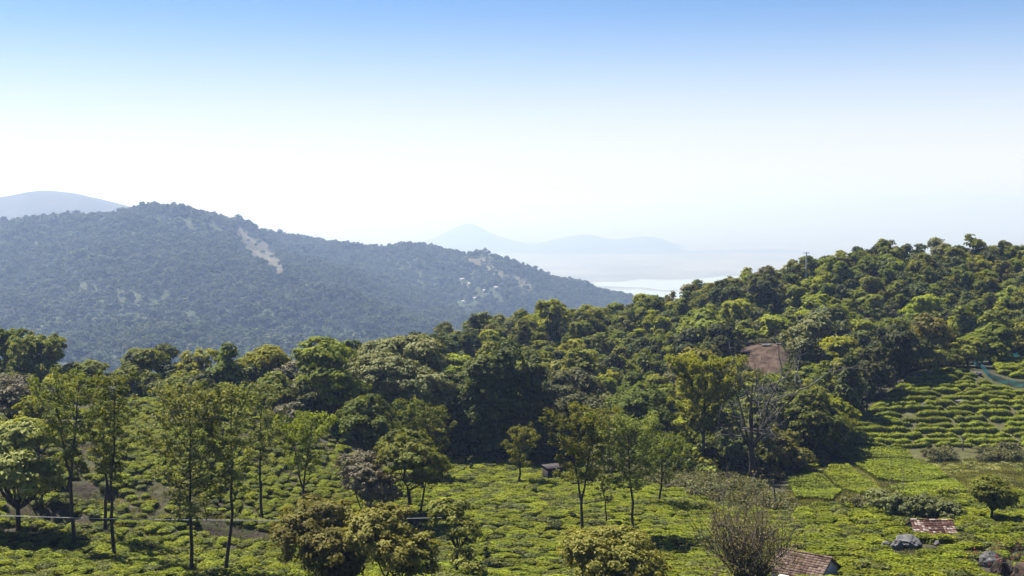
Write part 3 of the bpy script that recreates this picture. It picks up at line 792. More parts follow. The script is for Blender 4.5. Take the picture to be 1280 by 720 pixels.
# trees behind the crest of the slope
crest_trees = [    (112, 188, 455, 70, 'green', 'round', 'flat topped green tree in the tree belt above the twin slender trees'),
    (150, 192, 468, 46, 'green', 'round', 'low green tree in the tree belt behind the tea crest'),
    (182, 184, 440, 66, 'green', 'round', 'light green tree standing right at the tea crest'),
    (216, 192, 420, 62, 'deep', 'round', 'dark flat topped tree, highest of the tree belt'),
    (252, 190, 440, 60, 'bright', 'round', 'yellow green tree in the tree belt above the egg-shaped crown'),
    (286, 182, 425, 72, 'green', 'cone', 'feathery pointed tree in the middle of the tree belt'),
    (322, 188, 434, 70, 'bright', 'umbrella', 'flat topped light green tree in the tree belt'),
    (345, 178, 470, 54, 'green', 'round', 'rounded green tree at the lower edge of the tree belt'),
    (368, 184, 452, 58, 'brown', 'round', 'brownish flowering tree beside the bright topped dense tree'),
    (366, 165, 508, 34, 'brown', 'round', 'small pinkish brown bush at the crest'),
    (235, 180, 470, 50, 'green', 'round', 'bushy green tree shading the tea crest'),
    (440, 176, 470, 60, 'deep', 'round', 'dark green tree filling the gap beside the huge grey green tree'),
    (80, 178, 470, 50, 'bright', 'round', 'rounded yellow green tree behind the forking slender tree'),
    (200, 176, 480, 34, 'deep', 'round', 'small dark tree in shade at the tea crest'),  # deep-leaved fillers added from here; their dark colour stands for shade under crowns
    (130, 182, 478, 52, 'deep', 'round', 'bushy tree in shade-dark leaf behind the twin slender trees'),
    (165, 186, 462, 56, 'green', 'round', 'leafy green tree beside the small dark tree of the belt'),
    (265, 180, 468, 56, 'deep', 'round', 'tree in shade-dark leaf under the feathery pointed tree of the belt'),
    (305, 184, 458, 56, 'deep', 'round', 'tree in shade-dark leaf beside the flat topped light tree of the belt'),
    (392, 176, 468, 50, 'deep', 'round', 'tree in shade-dark leaf beside the bright topped dense tree'),
    (60, 172, 490, 60, 'deep', 'round', 'bush tree in shade-dark leaf behind the yellow green bushy tree'),
    (98, 172, 492, 50, 'green', 'round', 'low green bush tree behind the forking slender tree'),
    (20, 180, 470, 60, 'green', 'round', 'green tree filling the gap behind the pinkish brown tree')]
for px, d, top, w, mt, shp, lab in crest_trees:
    cloud(px, d, top, w, lab, mt, cb=0.1, nl=10 if shp != 'cone' else 9, shape=shp, clump_r=0.75, leaf=0.27, trunk_r=0.2, dens=1.1, flat=0.6)

# dead tree and bare shrub
loc, h, rad = place(941, 172, 462, 130)
w_, t_, tips = gen_bare(8, h, rad * 0.85, 0.42, 0.30, 8, 3, 0.5, 0.15)
o = link('dead_tree', None, loc=loc, label='leafless dead tree with crooked grey branches above the scrub', category='tree')
link('trunk', w_.mesh('trunk', [M['bark']], True), o)
link('twigs', t_.mesh('twigs', [M['bark_grey']], True), o)
def bare_shrub(px, d, top, w, seed, label, n1, leafmat, nleaf, wm='bark_pink', trunk=0.10, fork=0.06, name='bare_shrub', spread=0.75):
    loc, h, rad = place(px, d, top, w)
    w_, t_, tips = gen_bare(seed, h, rad, trunk, fork, n1, 3, spread, 0.10)
    o = link(name, None, loc=loc, label=label, category='shrub')
    link('stems', w_.mesh('stems', [M[wm]], True), o)
    link('twigs', t_.mesh('twigs', [M[wm]], True), o)
    r = np.random.default_rng(seed)
    tips = np.array(tips); c = tips[r.integers(0, len(tips), nleaf)] + r.normal(size=(nleaf, 3)) * 0.08
    a = Acc(); a.leaves(c, r.normal(size=(nleaf, 3)), 0.05 + 0.05 * r.random(nleaf), r, 0.7)
    link('leaves', a.mesh('leaves', [M[leafmat]]), o)
bare_shrub(938, 86, 648, 140, 11, 'big nearly bare shrub with brown upright twigs and a few yellow leaves', 64, 'yellow', 2600, trunk=0.17, spread=0.62)
bare_shrub(1132, 150, 590, 26, 12, 'thin leafless bush on the meadow behind the grey green shrubs', 7, 'brown', 40, trunk=0.06)
bare_shrub(1262, 92, 664, 54, 13, 'spindly shrub with red leaves growing among the brown boulders', 9, 'red', 80, trunk=0.06, wm='bark_grey')

# ------------------------------------------------------------------ wooded hill: tree stock and copies
def stock(kind, n, mat, **kw):
    out = []
    for i in range(n):
        _seed[0] += 1
        k = dict(kw); hh = k.pop('h', 6.5); rr = k.pop('r', 3.2)
        w, l = gen_cloud(_seed[0], hh * (0.9 + 0.2 * rng.random()), rr * (0.9 + 0.25 * rng.random()), **k)
        out.append((w.mesh('trunk', [M['bark']], True), l.mesh('crown', [M[mat]])))
    return out
common = dict(cb=0.05, clump_r=0.85, leaf=0.36, trunk_r=0.18)
STOCK = {
    'bright': stock('bright', 5, 'bright', nl=8, dens=1.1, flat=0.55, **common),
    'green': stock('green', 6, 'green', nl=8, dens=1.1, flat=0.65, **common),
    'tall': stock('tall', 4, 'green', nl=9, shape='column', dens=1.2, h=8.5, r=2.6, **common),
    'deep': stock('deep', 4, 'deep', nl=8, dens=1.2, **common),
    'olive': stock('olive', 3, 'olive', nl=7, dens=1.1, r=2.8, **common),
    'sage': stock('sage', 3, 'sage', nl=8, dens=1.0, r=3.0, **{**common, 'leaf': 0.3}),
    'cone': stock('cone', 4, 'deep', nl=8, shape='cone', dens=1.3, h=7.5, r=2.3, **common),
    'brown': stock('brown', 2, 'brown', nl=7, dens=1.0, r=2.4, h=5, **{**common, 'leaf': 0.3}),
}
HILL = {
    'tall': ('hill_tree', 'mid green upright tree in the dense wood of the hill', 'tree'),
    'bright': ('hill_tree', 'yellow green rounded tree in the dense wood of the hill', 'tree'),
    'green': ('hill_tree', 'mid green rounded tree in the dense wood of the hill', 'tree'),
    'deep': ('evergreen_tree', 'dark green dense tree in the wood of the hill', 'tree'),
    'olive': ('dome_tree', 'olive green rounded tree in the wood of the hill', 'tree'),
    'sage': ('dome_tree', 'greyish green domed tree in the wood of the hill', 'tree'),
    'cone': ('conifer_tree', 'dark pointed conifer in the wood of the hill', 'tree'),
    'brown': ('hill_tree', 'brownish leaved small tree in the wood of the hill', 'tree'),
}
def hill_tree(kind, x, y, s, sz=None, label=None, single=False):
    nm, lab, cat = HILL[kind]
    gx = 640 + F * x / y
    if y > 300: where = 'on the skyline ridge'
    elif gx > 1060 and y < 262: where = 'on the slope above the terraces and net fence'
    elif gx > 1040: where = 'on the upper flank of the hill'
    elif gx > 860 and y > 245: where = 'above the bare earth patch'
    elif gx > 860: where = 'between the dead tree and the bare earth patch'
    elif y > 240: where = 'on the even slope under the lower ridge'
    else: where = 'just behind the dark tall stand and sage trees'
    size = 'large ' if s > 1.02 else ('small ' if s < 0.8 else '')
    lab = size + lab.split(' in the ')[0] + ' ' + where
    tw, cr = STOCK[kind][int(rng.integers(0, len(STOCK[kind])))]
    o = link(nm, None, loc=(x, y, float(H(np.array([x]), np.array([y]))[0])), label=label or lab, category=cat)
    if not single: o['group'] = lab.replace(' tree ', ' trees ').replace(' conifer ', ' conifers ')
    o.rotation_euler = (0, 0, rng.random() * 6.28)
    o.scale = (s, s, sz if sz else s * (0.85 + 0.35 * rng.random()))
    link('trunk', tw, o); link('crown', cr, o)
    return o
taken = []
def ok_spot(x, y, d):
    for a, b, r in taken:
        if (a - x) ** 2 + (b - y) ** 2 < (0.5 * (r + d)) ** 2: return False
    return True
# trees with a place of their own on the hill
special = [('deep', 922, 300, 1.15, 'round dark tree standing clear on the ridge below the post'), ('deep', 955, 300, 1.3, 'wide dark tree on the ridge beside the round dark tree'),
           ('sage', 1040, 262, 1.75, 'big grey green dome tree in the middle of the wooded hill'), ('cone', 1032, 314, 0.6, 'slim dark tree alone on the skyline beside the post'),
           ('cone', 1150, 326, 0.8, 'broad dark brushy tree on the hilltop skyline'), ('cone', 1248, 324, 0.8, 'second dark brushy tree on the hilltop skyline'), ('deep', 1190, 312, 1.0, 'dark tree just under the hilltop skyline'),
           ('sage', 1172, 330, 0.9, 'pale airy tree on the hilltop against the sky'), ('bright', 1215, 332, 1.0, 'light green tree on the hilltop against the sky'),
           ('cone', 583, 246, 1.1, 'dark pointed tree rising above the huge grey green tree'), ('deep', 545, 240, 1.3, 'dark spreading tree beside the dark pointed tree'),
           ('cone', 640, 310, 0.62, 'dark tree on the skyline of the lower ridge'), ('cone', 741, 326, 0.8, 'small pointed tree on the lower skyline'),
           ('deep', 860, 286, 1.1, 'dark tree left standing above the yellow green slope'), ('bright', 930, 262, 1.0, 'yellow green tree above the bare earth patch'),
           ('deep', 905, 250, 1.15, 'shadowy tree beside the bare earth patch'), ('olive', 880, 243, 0.9, 'pale olive tree next to the bare earth patch'),
           ('cone', 1000, 262, 1.1, 'dark conifer above the bare earth patch'), ('green', 912, 229, 0.62, 'small tree growing in front of the bare earth patch')]
for kind, px, d, s, lab in special:
    x = at(px, 400, d)[0]
    hill_tree(kind, x, d, s, label=lab, single=True); taken.append((x, d, 4.6 * s))
kinds = ['bright', 'green', 'deep', 'olive', 'sage', 'cone', 'brown']
count = 0; picked = []
cand = rng.random((9000, 2))
for u, v in cand:
    y = 184 + (338 - 184) * u ** 0.85
    px = 380 + v * 960
    x = at(px, 400, y)[0]
    z = float(H(np.array([x]), np.array([y]))[0])
    gx, gy = proj(x, y, z)
    if not inpoly(np.array([gx]), np.array([gy - 8]), FOREST)[0]: continue
    if y < 200 and (540 < px < 700): continue
    if inpoly(np.array([gx]), np.array([gy]), [(900, 428), (1000, 420), (1004, 520), (900, 520)])[0] and 205 < y < 262: continue
    n = fnoise(np.array([x / 22]), np.array([y / 22]), 61, 2)[0]
    wts = np.array([0.36, 0.29, 0.11, 0.08, 0.07, 0.06, 0.03])
    if n > 0.56: wts = np.array([0.10, 0.25, 0.33, 0.06, 0.06, 0.18, 0.02])
    if px < 860: wts = wts * [1.5, 1.1, 0.6, 1.3, 1, 0.5, 1]
    k = kinds[int(rng.choice(7, p=wts / wts.sum()))]
    if k == 'green' and rng.random() < 0.25: k = 'tall'
    s = (0.58 + 0.95 * rng.random() ** 2.0) * (0.85 if px < 860 else 1.0)
    if y > 298: s = 0.72 + 0.22 * rng.random(); k = 'green' if k in ('cone', 'tall') else k
    dd = 5.7 * s
    if not ok_spot(x, y, dd): continue
    taken.append((x, y, dd))
    picked.append((y, x, z, k, s))
# leave out trees that stand wholly hidden behind nearer ones
sky_row = np.full(1700, 2000.0)
hh_ = {'tall': 8.5, 'cone': 7.5, 'brown': 5.0}
for y, x, z, k, s in sorted(picked):
    tx, ty = proj(x, y, z + hh_.get(k, 6.5) * s)
    wpx = 2.6 * s * F / y
    i0, i1 = int(np.clip(tx - wpx + 200, 0, 1699)), int(np.clip(tx + wpx + 201, 1, 1700))
    if tx > 1310 or tx < 330: continue
    if (sky_row[i0:i1] - ty).max() < 1.5: continue
    c0, c1 = int(np.clip(tx - wpx * 0.75 + 200, 0, 1699)), int(np.clip(tx + wpx * 0.75 + 201, 1, 1700))
    sky_row[c0:c1] = np.minimum(sky_row[c0:c1], ty + 0.22 * 6.5 * s * F / y)
    hill_tree(k, x, y, s); count += 1
print('hill trees', count)

# ------------------------------------------------------------------ instanced stuff (bushes beyond counting)
def scatter(name, pts, rot, scl, meshes, label, mats=None, cat=None):
    """one object: geometry-nodes instances of the given meshes on points"""
    src = bpy.data.collections.new(name + '_source')
    for me in meshes:
        so = bpy.data.objects.new(name + '_piece', me); src.objects.link(so)
    me = bpy.data.meshes.new(name)
    me.vertices.add(len(pts)); me.vertices.foreach_set('co', np.asarray(pts, np.float32).ravel())
    for k, v, tp in (('rot', rot, 'FLOAT_VECTOR'), ('scl', scl, 'FLOAT_VECTOR')):
        a = me.attributes.new(k, tp, 'POINT'); a.data.foreach_set('vector', np.asarray(v, np.float32).ravel())
    a = me.attributes.new('vid', 'INT', 'POINT'); a.data.foreach_set('value', rng.integers(0, len(meshes), len(pts)).astype(np.int32))
    ng = bpy.data.node_groups.new(name, 'GeometryNodeTree')
    ng.interface.new_socket('Geometry', in_out='INPUT', socket_type='NodeSocketGeometry')
    ng.interface.new_socket('Geometry', in_out='OUTPUT', socket_type='NodeSocketGeometry')
    n = ng.nodes; l = ng.links
    gi = n.new('NodeGroupInput'); go = n.new('NodeGroupOutput')
    ci = n.new('GeometryNodeCollectionInfo'); ci.inputs['Collection'].default_value = src
    ci.inputs['Separate Children'].default_value = True; ci.inputs['Reset Children'].default_value = True
    ip = n.new('GeometryNodeInstanceOnPoints'); ip.inputs['Pick Instance'].default_value = True
    def attr(nm, tp):
        x = n.new('GeometryNodeInputNamedAttribute'); x.data_type = tp; x.inputs['Name'].default_value = nm
        return [s for s in x.outputs if s.enabled and s.name == 'Attribute'][0]
    l.new(gi.outputs[0], ip.inputs['Points']); l.new(ci.outputs[0], ip.inputs['Instance'])
    l.new(attr('vid', 'INT'), ip.inputs['Instance Index']); l.new(attr('rot', 'FLOAT_VECTOR'), ip.inputs['Rotation']); l.new(attr('scl', 'FLOAT_VECTOR'), ip.inputs['Scale'])
    l.new(ip.outputs[0], go.inputs[0])
    o = link(name, me, kind='stuff', label=label)
    if cat: o['category'] = cat
    md = o.modifiers.new('scatter', 'NODES'); md.node_group = ng
    return o

def hit_mountain(px, py):
    """distance at which the view ray of a pixel meets the mountain"""
    ds = np.arange(1200, 3200, 6.0)
    A = np.array([at(px, py, 1.0)])[0] - [0, 0, CZ]
    zz = CZ + A[2] * ds; hh = HM(A[0] * ds, ds)
    k = np.nonzero(zz < hh)[0]
    return float(ds[k[0]]) if len(k) else 2500.0
HOUSES = [(px, py, hit_mountain(px, py)) for px, py in ((578, 351), (587, 356), (620, 361), (605, 366), (593, 375), (579, 379))]
# far wood on the mountain
far_meshes = []
for i in range(7):
    a = Acc(); r = np.random.default_rng(900 + i)
    hh = 8 + 3 * r.random(); rr = 4.6 + 1.6 * r.random()
    for k in range(7):
        an = k * 2.4
        c = np.array([math.cos(an) * rr * 0.5, math.sin(an) * rr * 0.5, hh * (0.45 + 0.3 * r.random())]) if k else np.array([0, 0, hh * 0.8])
        clump(a, c, rr * 0.55, 26, 1.1, r, 0.75, 0.5, 0.75, 0.5 + r.normal() * 0.15)
    far_meshes.append(a.mesh('far_crown', [M['far']]))
N = 120000
u = rng.random(N); fy = np.sqrt(1150 ** 2 + u * (2950 ** 2 - 1150 ** 2))
fx = (-0.47 + rng.random(N) * 0.68) * fy
fz = HM(fx, fy)
fpx, fpy = proj(fx, fy, fz)
dens = fnoise(fx / 120, fy / 120, 77, 3)
past = np.clip((fnoise(fx / 180, fy / 180, 55, 3) - 0.60) * 8, 0, 1) * (fy > 1300)
keep = ((~rockmask(fx, fy, fz, fpx, fpy)) | (rng.random(N) < np.where(fpx < 450, 0.03, 0.2))) & (rng.random(N) > past * 0.45) & (dens + rng.random(N) * 0.6 > 0.42) & (fpy < 480)
for hx_, hy_, hd_ in HOUSES:
    hx = at(hx_, 360, hd_)[0]
    keep &= ~((np.abs(fx - hx) < 10) & (fy > hd_ - 34) & (fy < hd_ + 9))
keep &= rng.random(N) < np.where(fy < 2000, 0.62, 0.5)
fx, fy, fz = fx[keep], fy[keep], fz[keep]
k = len(fx); print('far trees', k)
s = (0.42 + 0.75 * rng.random(k) ** 1.8) * (0.8 + 0.45 * fnoise(fx / 90, fy / 90, 78, 2))
scatter('mountain_wood', np.stack([fx, fy, fz - 1.0], 1), np.stack([np.zeros(k), np.zeros(k), rng.random(k) * 6.28], 1),
        np.stack([s, s, s * (0.8 + 0.5 * rng.random(k))], 1), far_meshes, 'hazy wood covering the mountain across the valley')

# ------------------------------------------------------------------ tea
def dome_shell(acc, rx, ry, h, r, ph, tint0=0.35):
    """closed leafy body under the leaf cards, flat on top like plucked tea"""
    na, nq = 12, 5
    qs = np.array([0.0, 0.45, 0.78, 0.95, 1.0]); zs = np.array([1.0, 0.93, 0.74, 0.42, -0.2])
    V = []
    for q, zf in zip(qs, zs):
        for k in range(na):
            an = k * 2 * math.pi / na
            w = 1 + 0.10 * math.sin(2 * an + ph) + 0.09 * math.sin(3 * an + 2 * ph) + 0.05 * math.sin(5 * an + ph)
            V.append((math.cos(an) * q * w * rx, math.sin(an) * q * w * ry, h * zf * (1 + 0.10 * math.sin(an * 2 + ph + q * 3) * q)))
    Q = [(i * na + k, i * na + (k + 1) % na, (i + 1) * na + (k + 1) % na, (i + 1) * na + k) for i in range(nq - 1) for k in range(na)]
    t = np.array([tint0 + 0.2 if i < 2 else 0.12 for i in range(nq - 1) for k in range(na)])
    acc.add(V, [q[::-1] for q in Q], t)
tea_meshes = []
for i in range(8):
    a = Acc(); r = np.random.default_rng(500 + i)
    ph = i * 1.7
    dome_shell(a, 0.55, 0.55, 0.52, r, ph)
    n = 250
    th = r.random(n) * 2 * math.pi; q = np.sqrt(r.random(n)) * 1.02
    w = 1 + 0.10 * np.sin(2 * th + ph) + 0.09 * np.sin(3 * th + 2 * ph) + 0.05 * np.sin(5 * th + ph)
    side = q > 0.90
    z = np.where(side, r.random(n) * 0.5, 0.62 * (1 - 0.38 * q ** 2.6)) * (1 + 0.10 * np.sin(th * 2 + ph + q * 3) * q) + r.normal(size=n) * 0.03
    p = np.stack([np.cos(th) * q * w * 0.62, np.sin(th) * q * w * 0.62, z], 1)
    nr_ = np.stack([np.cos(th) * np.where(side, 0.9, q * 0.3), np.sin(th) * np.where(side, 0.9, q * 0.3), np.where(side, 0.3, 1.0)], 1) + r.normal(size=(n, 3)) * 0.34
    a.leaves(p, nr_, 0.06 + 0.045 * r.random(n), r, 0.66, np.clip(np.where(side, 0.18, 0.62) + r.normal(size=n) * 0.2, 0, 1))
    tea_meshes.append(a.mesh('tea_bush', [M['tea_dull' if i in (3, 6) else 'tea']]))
TEA_L = [(-200, 530), (60, 520), (120, 510), (170, 498), (330, 515), (430, 540), (470, 590), (560, 605), (560, 830), (-200, 830)]
TEA_C = [(470, 590), (540, 572), (700, 580), (800, 600), (862, 618), (1000, 640), (1010, 830), (540, 830), (540, 600)]
TEA_R = [(1000, 640), (1100, 628), (1210, 622), (1500, 615), (1500, 830), (990, 830)]
def grid_pts(sp, y0, y1, wide=1.0):
    ys = np.arange(y0, y1, sp * 0.88)
    P = []
    for j, yv in enumerate(ys):
        xs = np.arange(-0.62 * yv, 0.62 * yv, sp * wide) + (j % 2) * sp * 0.5 * wide
        P.append(np.stack([xs, np.full_like(xs, yv)], 1))
    P = np.concatenate(P)
    return P + rng.normal(size=P.shape) * sp * 0.16
HUT1 = at(1168, 668, 118)[:2]; HUT2 = at(1010, 705, 95.5)[:2]; SHED = at(691, 600, 164)[:2]
BOULD = [(1140, 112, 1.9), (1125, 111.5, 1.1), (1110, 112.5, 0.9), (1176, 112.5, 0.7), (1246, 103, 1.4), (1210, 94, 0.9), (1258, 91, 1.4), (1284, 90, 1.5), (1264, 95, 1.4), (1234, 92.5, 0.8)]
def tea_points(poly, sp, y0, y1, fill, sc0, hz, seed, wide=1.0):
    P = grid_pts(sp, y0, y1, wide)
    z = H(P[:, 0], P[:, 1])
    px, py = proj(P[:, 0], P[:, 1], z)
    k = inpoly(px, py, poly)
    n = fnoise(P[:, 0] / 5.0, P[:, 1] / 5.0, seed, 3)
    k &= (n + (rng.random(len(P)) - .5) * 0.35) > (1 - fill)
    for cx, cy, sx, sy, dp in GULLY:
        k &= ~((np.abs(P[:, 0] - cx) < sx * 0.85) & (P[:, 1] > cy - sy * 0.3) & (P[:, 1] < cy + sy))
    for bx, bd, br in BOULD:
        k &= ~((np.abs(P[:, 0] - at(bx, 690, bd)[0]) < br) & (P[:, 1] > bd - br - 1.6) & (P[:, 1] < bd + br))
    for c, rr in ((HUT1, 2.6), (HUT2, 3.2), (SHED, 1.9)):
        k &= np.hypot(P[:, 0] - c[0], P[:, 1] - c[1]) > rr
    P, z = P[k], z[k]
    m = len(P)
    s = sc0 * (0.75 + 0.5 * rng.random(m))
    return np.column_stack([P, z]), np.stack([rng.normal(size=m) * 0.06, rng.normal(size=m) * 0.06, (rng.random(m) * 6.28 if wide == 1 else rng.normal(size=m) * 0.25)], 1), np.stack([s * wide * (0.9 + 0.35 * rng.random(m)), s * (0.85 + 0.2 * rng.random(m)), s * hz * (0.75 + 0.5 * rng.random(m))], 1)
areas = [(tea_points(TEA_L, 1.06, 74, 178, 0.61, 1.0, 0.82, 81), 'rounded tea bush on the patchy slope among the slender trees', 'tea bushes among the slender trees', 110),
         (tea_points(TEA_C, 1.12, 74, 186, 0.86, 1.06, 0.75, 82, 1.45), 'low flat tea bush in the dense carpet around the dark shed', 'tea bushes around the dark shed', 100),
         (tea_points(TEA_R, 1.38, 74, 182, 0.74, 1.2, 1.0, 83, 1.45), 'spreading tea bush among boulders and tiled huts', 'tea bushes around the tiled huts', 90)]
rp_, rr_, rs_ = [], [], []
MARKS = [(o.location.x, o.location.y, o['label']) for o in COL.objects if o.get('category') in ('tree', 'shrub') and o.parent is None and 'group' not in o and o.location.y < 160 and not o['label'].startswith(('little', 'tiny', 'small dark', 'low dark'))]
def near_mark(x, y):
    d, lab = min(((a - x) ** 2 + (b - y) ** 2, l) for a, b, l in MARKS)
    short = ' '.join(lab.split()[:7])
    while short.split()[-1] in ('with', 'and', 'a', 'an', 'the', 'of', 'on', 'in', 'beside', 'behind', 'above', 'at', 'to', 'by', 'where', 'below', 'from', 'its', 'among', 'next', 'right', 'farther', 'nearer', 'low', 'few', 'leaf', 'short', 'thin', 'dark', 'forked', 'near', 'leaning', 'dense', 'straight', 'side'):
        short = ' '.join(short.split()[:-1])
    return short.rstrip(',')
for (P, rot, scl), lab, grp, quota in areas:
    px, py = proj(P[:, 0], P[:, 1], P[:, 2] + 0.3)
    vis = (px > 3) & (px < 1277) & (py < 718) & (py > 500)
    for cx, cy, w in ((410, 690, 70), (486, 690, 62), (765, 710, 66), (938, 690, 60)):
        vis &= ~((np.abs(px - cx) < w) & (py > cy - 50))
    score = np.where(vis, scl[:, 0] / P[:, 1], -1)
    top = np.argsort(-score)[:quota]
    for i in top:
        o = link('tea_bush', tea_meshes[int(rng.integers(0, len(tea_meshes)))], loc=P[i], label=lab, category='tea bush', group=grp)
        o.rotation_euler = rot[i]; o.scale = scl[i]
        nm_ = near_mark(P[i][0], P[i][1])
        o['label'] = lab.split(' bush ')[0] + ' bush near the ' + nm_
        o['group'] = lab.split(' bush ')[0] + ' bushes near the ' + nm_
    rest = np.setdiff1d(np.arange(len(P)), top)
    rp_.append(P[rest]); rr_.append(rot[rest]); rs_.append(scl[rest])
rp_, rr_, rs_ = map(np.concatenate, (rp_, rr_, rs_))
print('tea bushes', len(rp_))
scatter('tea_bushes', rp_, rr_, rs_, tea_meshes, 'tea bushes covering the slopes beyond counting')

# terraced hedges below the wood
def hedge(name, pts, width, height, label, group, seed, mat='tea', leaf=0.16, dens=34):
    """a clipped hedge along pts (n,3): rounded leaf-covered bank"""
    r = np.random.default_rng(seed); a = Acc()
    pts = np.asarray(pts); seg = np.linalg.norm(np.diff(pts, axis=0), axis=1); L = seg.sum()
    n = int(L * dens * width)
    m_ = max(4, int(L / 0.3)); sl = np.linspace(0, L, m_)
    cc = np.stack([np.interp(sl, np.concatenate([[0], np.cumsum(seg)]), pts[:, k]) for k in range(3)], 1)
    tg = unit(np.gradient(cc[:, :2], axis=0)); nn = np.stack([-tg[:, 1], tg[:, 0]], 1)
    lp = (0.66 + 0.6 * vnoise(sl * 1.1 + seed, sl * 0, seed)) * np.clip(np.minimum(sl, L - sl) / 0.7, 0.25, 1) ** 0.5
    prof = [(-1, -0.25), (-0.97, 0.55), (-0.7, 0.9), (0, 0.98), (0.7, 0.9), (0.97, 0.55), (1, -0.25)]
    V = np.stack([np.column_stack([cc[:, :2] + nn * (width * 0.5 * lp * o_)[:, None], cc[:, 2] + height * (lp * z_ if z_ > 0 else z_)]) for o_, z_ in prof], 1).reshape(-1, 3)
    k_ = len(prof); ii = np.arange(m_ - 1)[:, None] * k_; jj = np.arange(k_ - 1)[None]
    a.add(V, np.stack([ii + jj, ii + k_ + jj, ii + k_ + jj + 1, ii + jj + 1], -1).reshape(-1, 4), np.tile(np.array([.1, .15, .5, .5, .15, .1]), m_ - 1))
    s = np.concatenate([[0], np.cumsum(seg)])
    t = r.random(n) * L
    c = np.stack([np.interp(t, s, pts[:, k]) for k in range(3)], 1)
    tang = np.stack([np.interp(t + 0.3, s, pts[:, k]) - np.interp(t - 0.3, s, pts[:, k]) for k in range(2)], 1); tang = unit(tang + 1e-6)
    nx, ny = -tang[:, 1], tang[:, 0]
    lump = 0.70 + 0.6 * vnoise(t * 1.1 + seed, t * 0, seed)
    end = np.clip(np.minimum(t, L - t) / 0.7, 0.25, 1) ** 0.5
    an = (r.random(n) - 0.5) * math.pi * 1.04
    lump = lump + r.normal(size=n) * 0.05
    w = width * 0.5 * lump * end
    ca, sa = np.cos(an), np.sin(an)
    off = np.sign(sa) * np.abs(sa) ** 0.7 * w
    zz = height * lump * end * np.abs(ca) ** 0.45 + r.normal(size=n) * 0.05
    zz = np.maximum(zz, 0.02)
    p = np.stack([c[:, 0] + nx * off, c[:, 1] + ny * off, c[:, 2] + zz], 1)
    nrm = np.stack([nx * sa, ny * sa, ca + 0.15], 1) + r.normal(size=(n, 3)) * 0.3
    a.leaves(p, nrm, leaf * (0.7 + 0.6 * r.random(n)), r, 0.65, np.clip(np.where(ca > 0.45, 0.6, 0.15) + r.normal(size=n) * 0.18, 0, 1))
    org = pts[len(pts) // 2].copy()
    a.v = [v - org for v in a.v]
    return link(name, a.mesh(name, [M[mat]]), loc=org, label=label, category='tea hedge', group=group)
TERR = [(1040, 568), (1052, 530), (1085, 512), (1108, 492), (1140, 466), (1200, 458), (1235, 476), (1290, 490), (1330, 490), (1330, 568), (1180, 566)]
NETTED = [(1236, 452), (1330, 448), (1330, 482), (1290, 478), (1245, 468)]
ORD = 'one two three four five six seven eight nine ten eleven twelve thirteen fourteen fifteen sixteen seventeen eighteen nineteen twenty'.split() + ['higher'] * 20
hid = 0
for row in range(40):
    yv = 196.0 + row * 1.78
    if yv > 246: break
    xs = np.arange(46, 112, 0.6) + rng.random() * 0.5
    ysr = yv + (fnoise(xs / 16, np.full_like(xs, row * 0.13), 41, 2) - .5) * 5 + (xs - 75) * 0.02
    zs = H(xs, ysr)
    px, py = proj(xs, ysr, zs)
    inside = inpoly(px, py - 1, TERR) | (inpoly(px, py, NETTED))
    gap = vnoise(xs / 3.2 + row * 7.7, xs * 0 + row, 43) > 0.07
    okm = inside & gap
    # split in runs, then cut runs into hedges of varied length
    i = 0
    while i < len(xs):
        if not okm[i]: i += 1; continue
        j = i
        mx = int(rng.integers(8, 24))
        while j + 1 < len(xs) and okm[j + 1] and j - i < mx: j += 1
        if j - i >= 3:
            hid += 1
            net = inpoly(px[i:j + 1], py[i:j + 1], NETTED).mean() > 0.5
            hedge('tea_hedge', np.stack([xs[i:j + 1], ysr[i:j + 1], zs[i:j + 1] - 0.05], 1), 1.42 + 0.3 * rng.random(), 0.62 + 0.28 * rng.random(),
                  'clipped tea hedge inside the teal net fence' if net else 'clipped tea hedge in terrace row %s up from the meadow scrub' % ORD[row],
                  'tea hedges inside the net' if net else 'tea hedges in terrace row %s' % ORD[row], 3000 + hid)
        i = j + 1
print('hedges', hid)

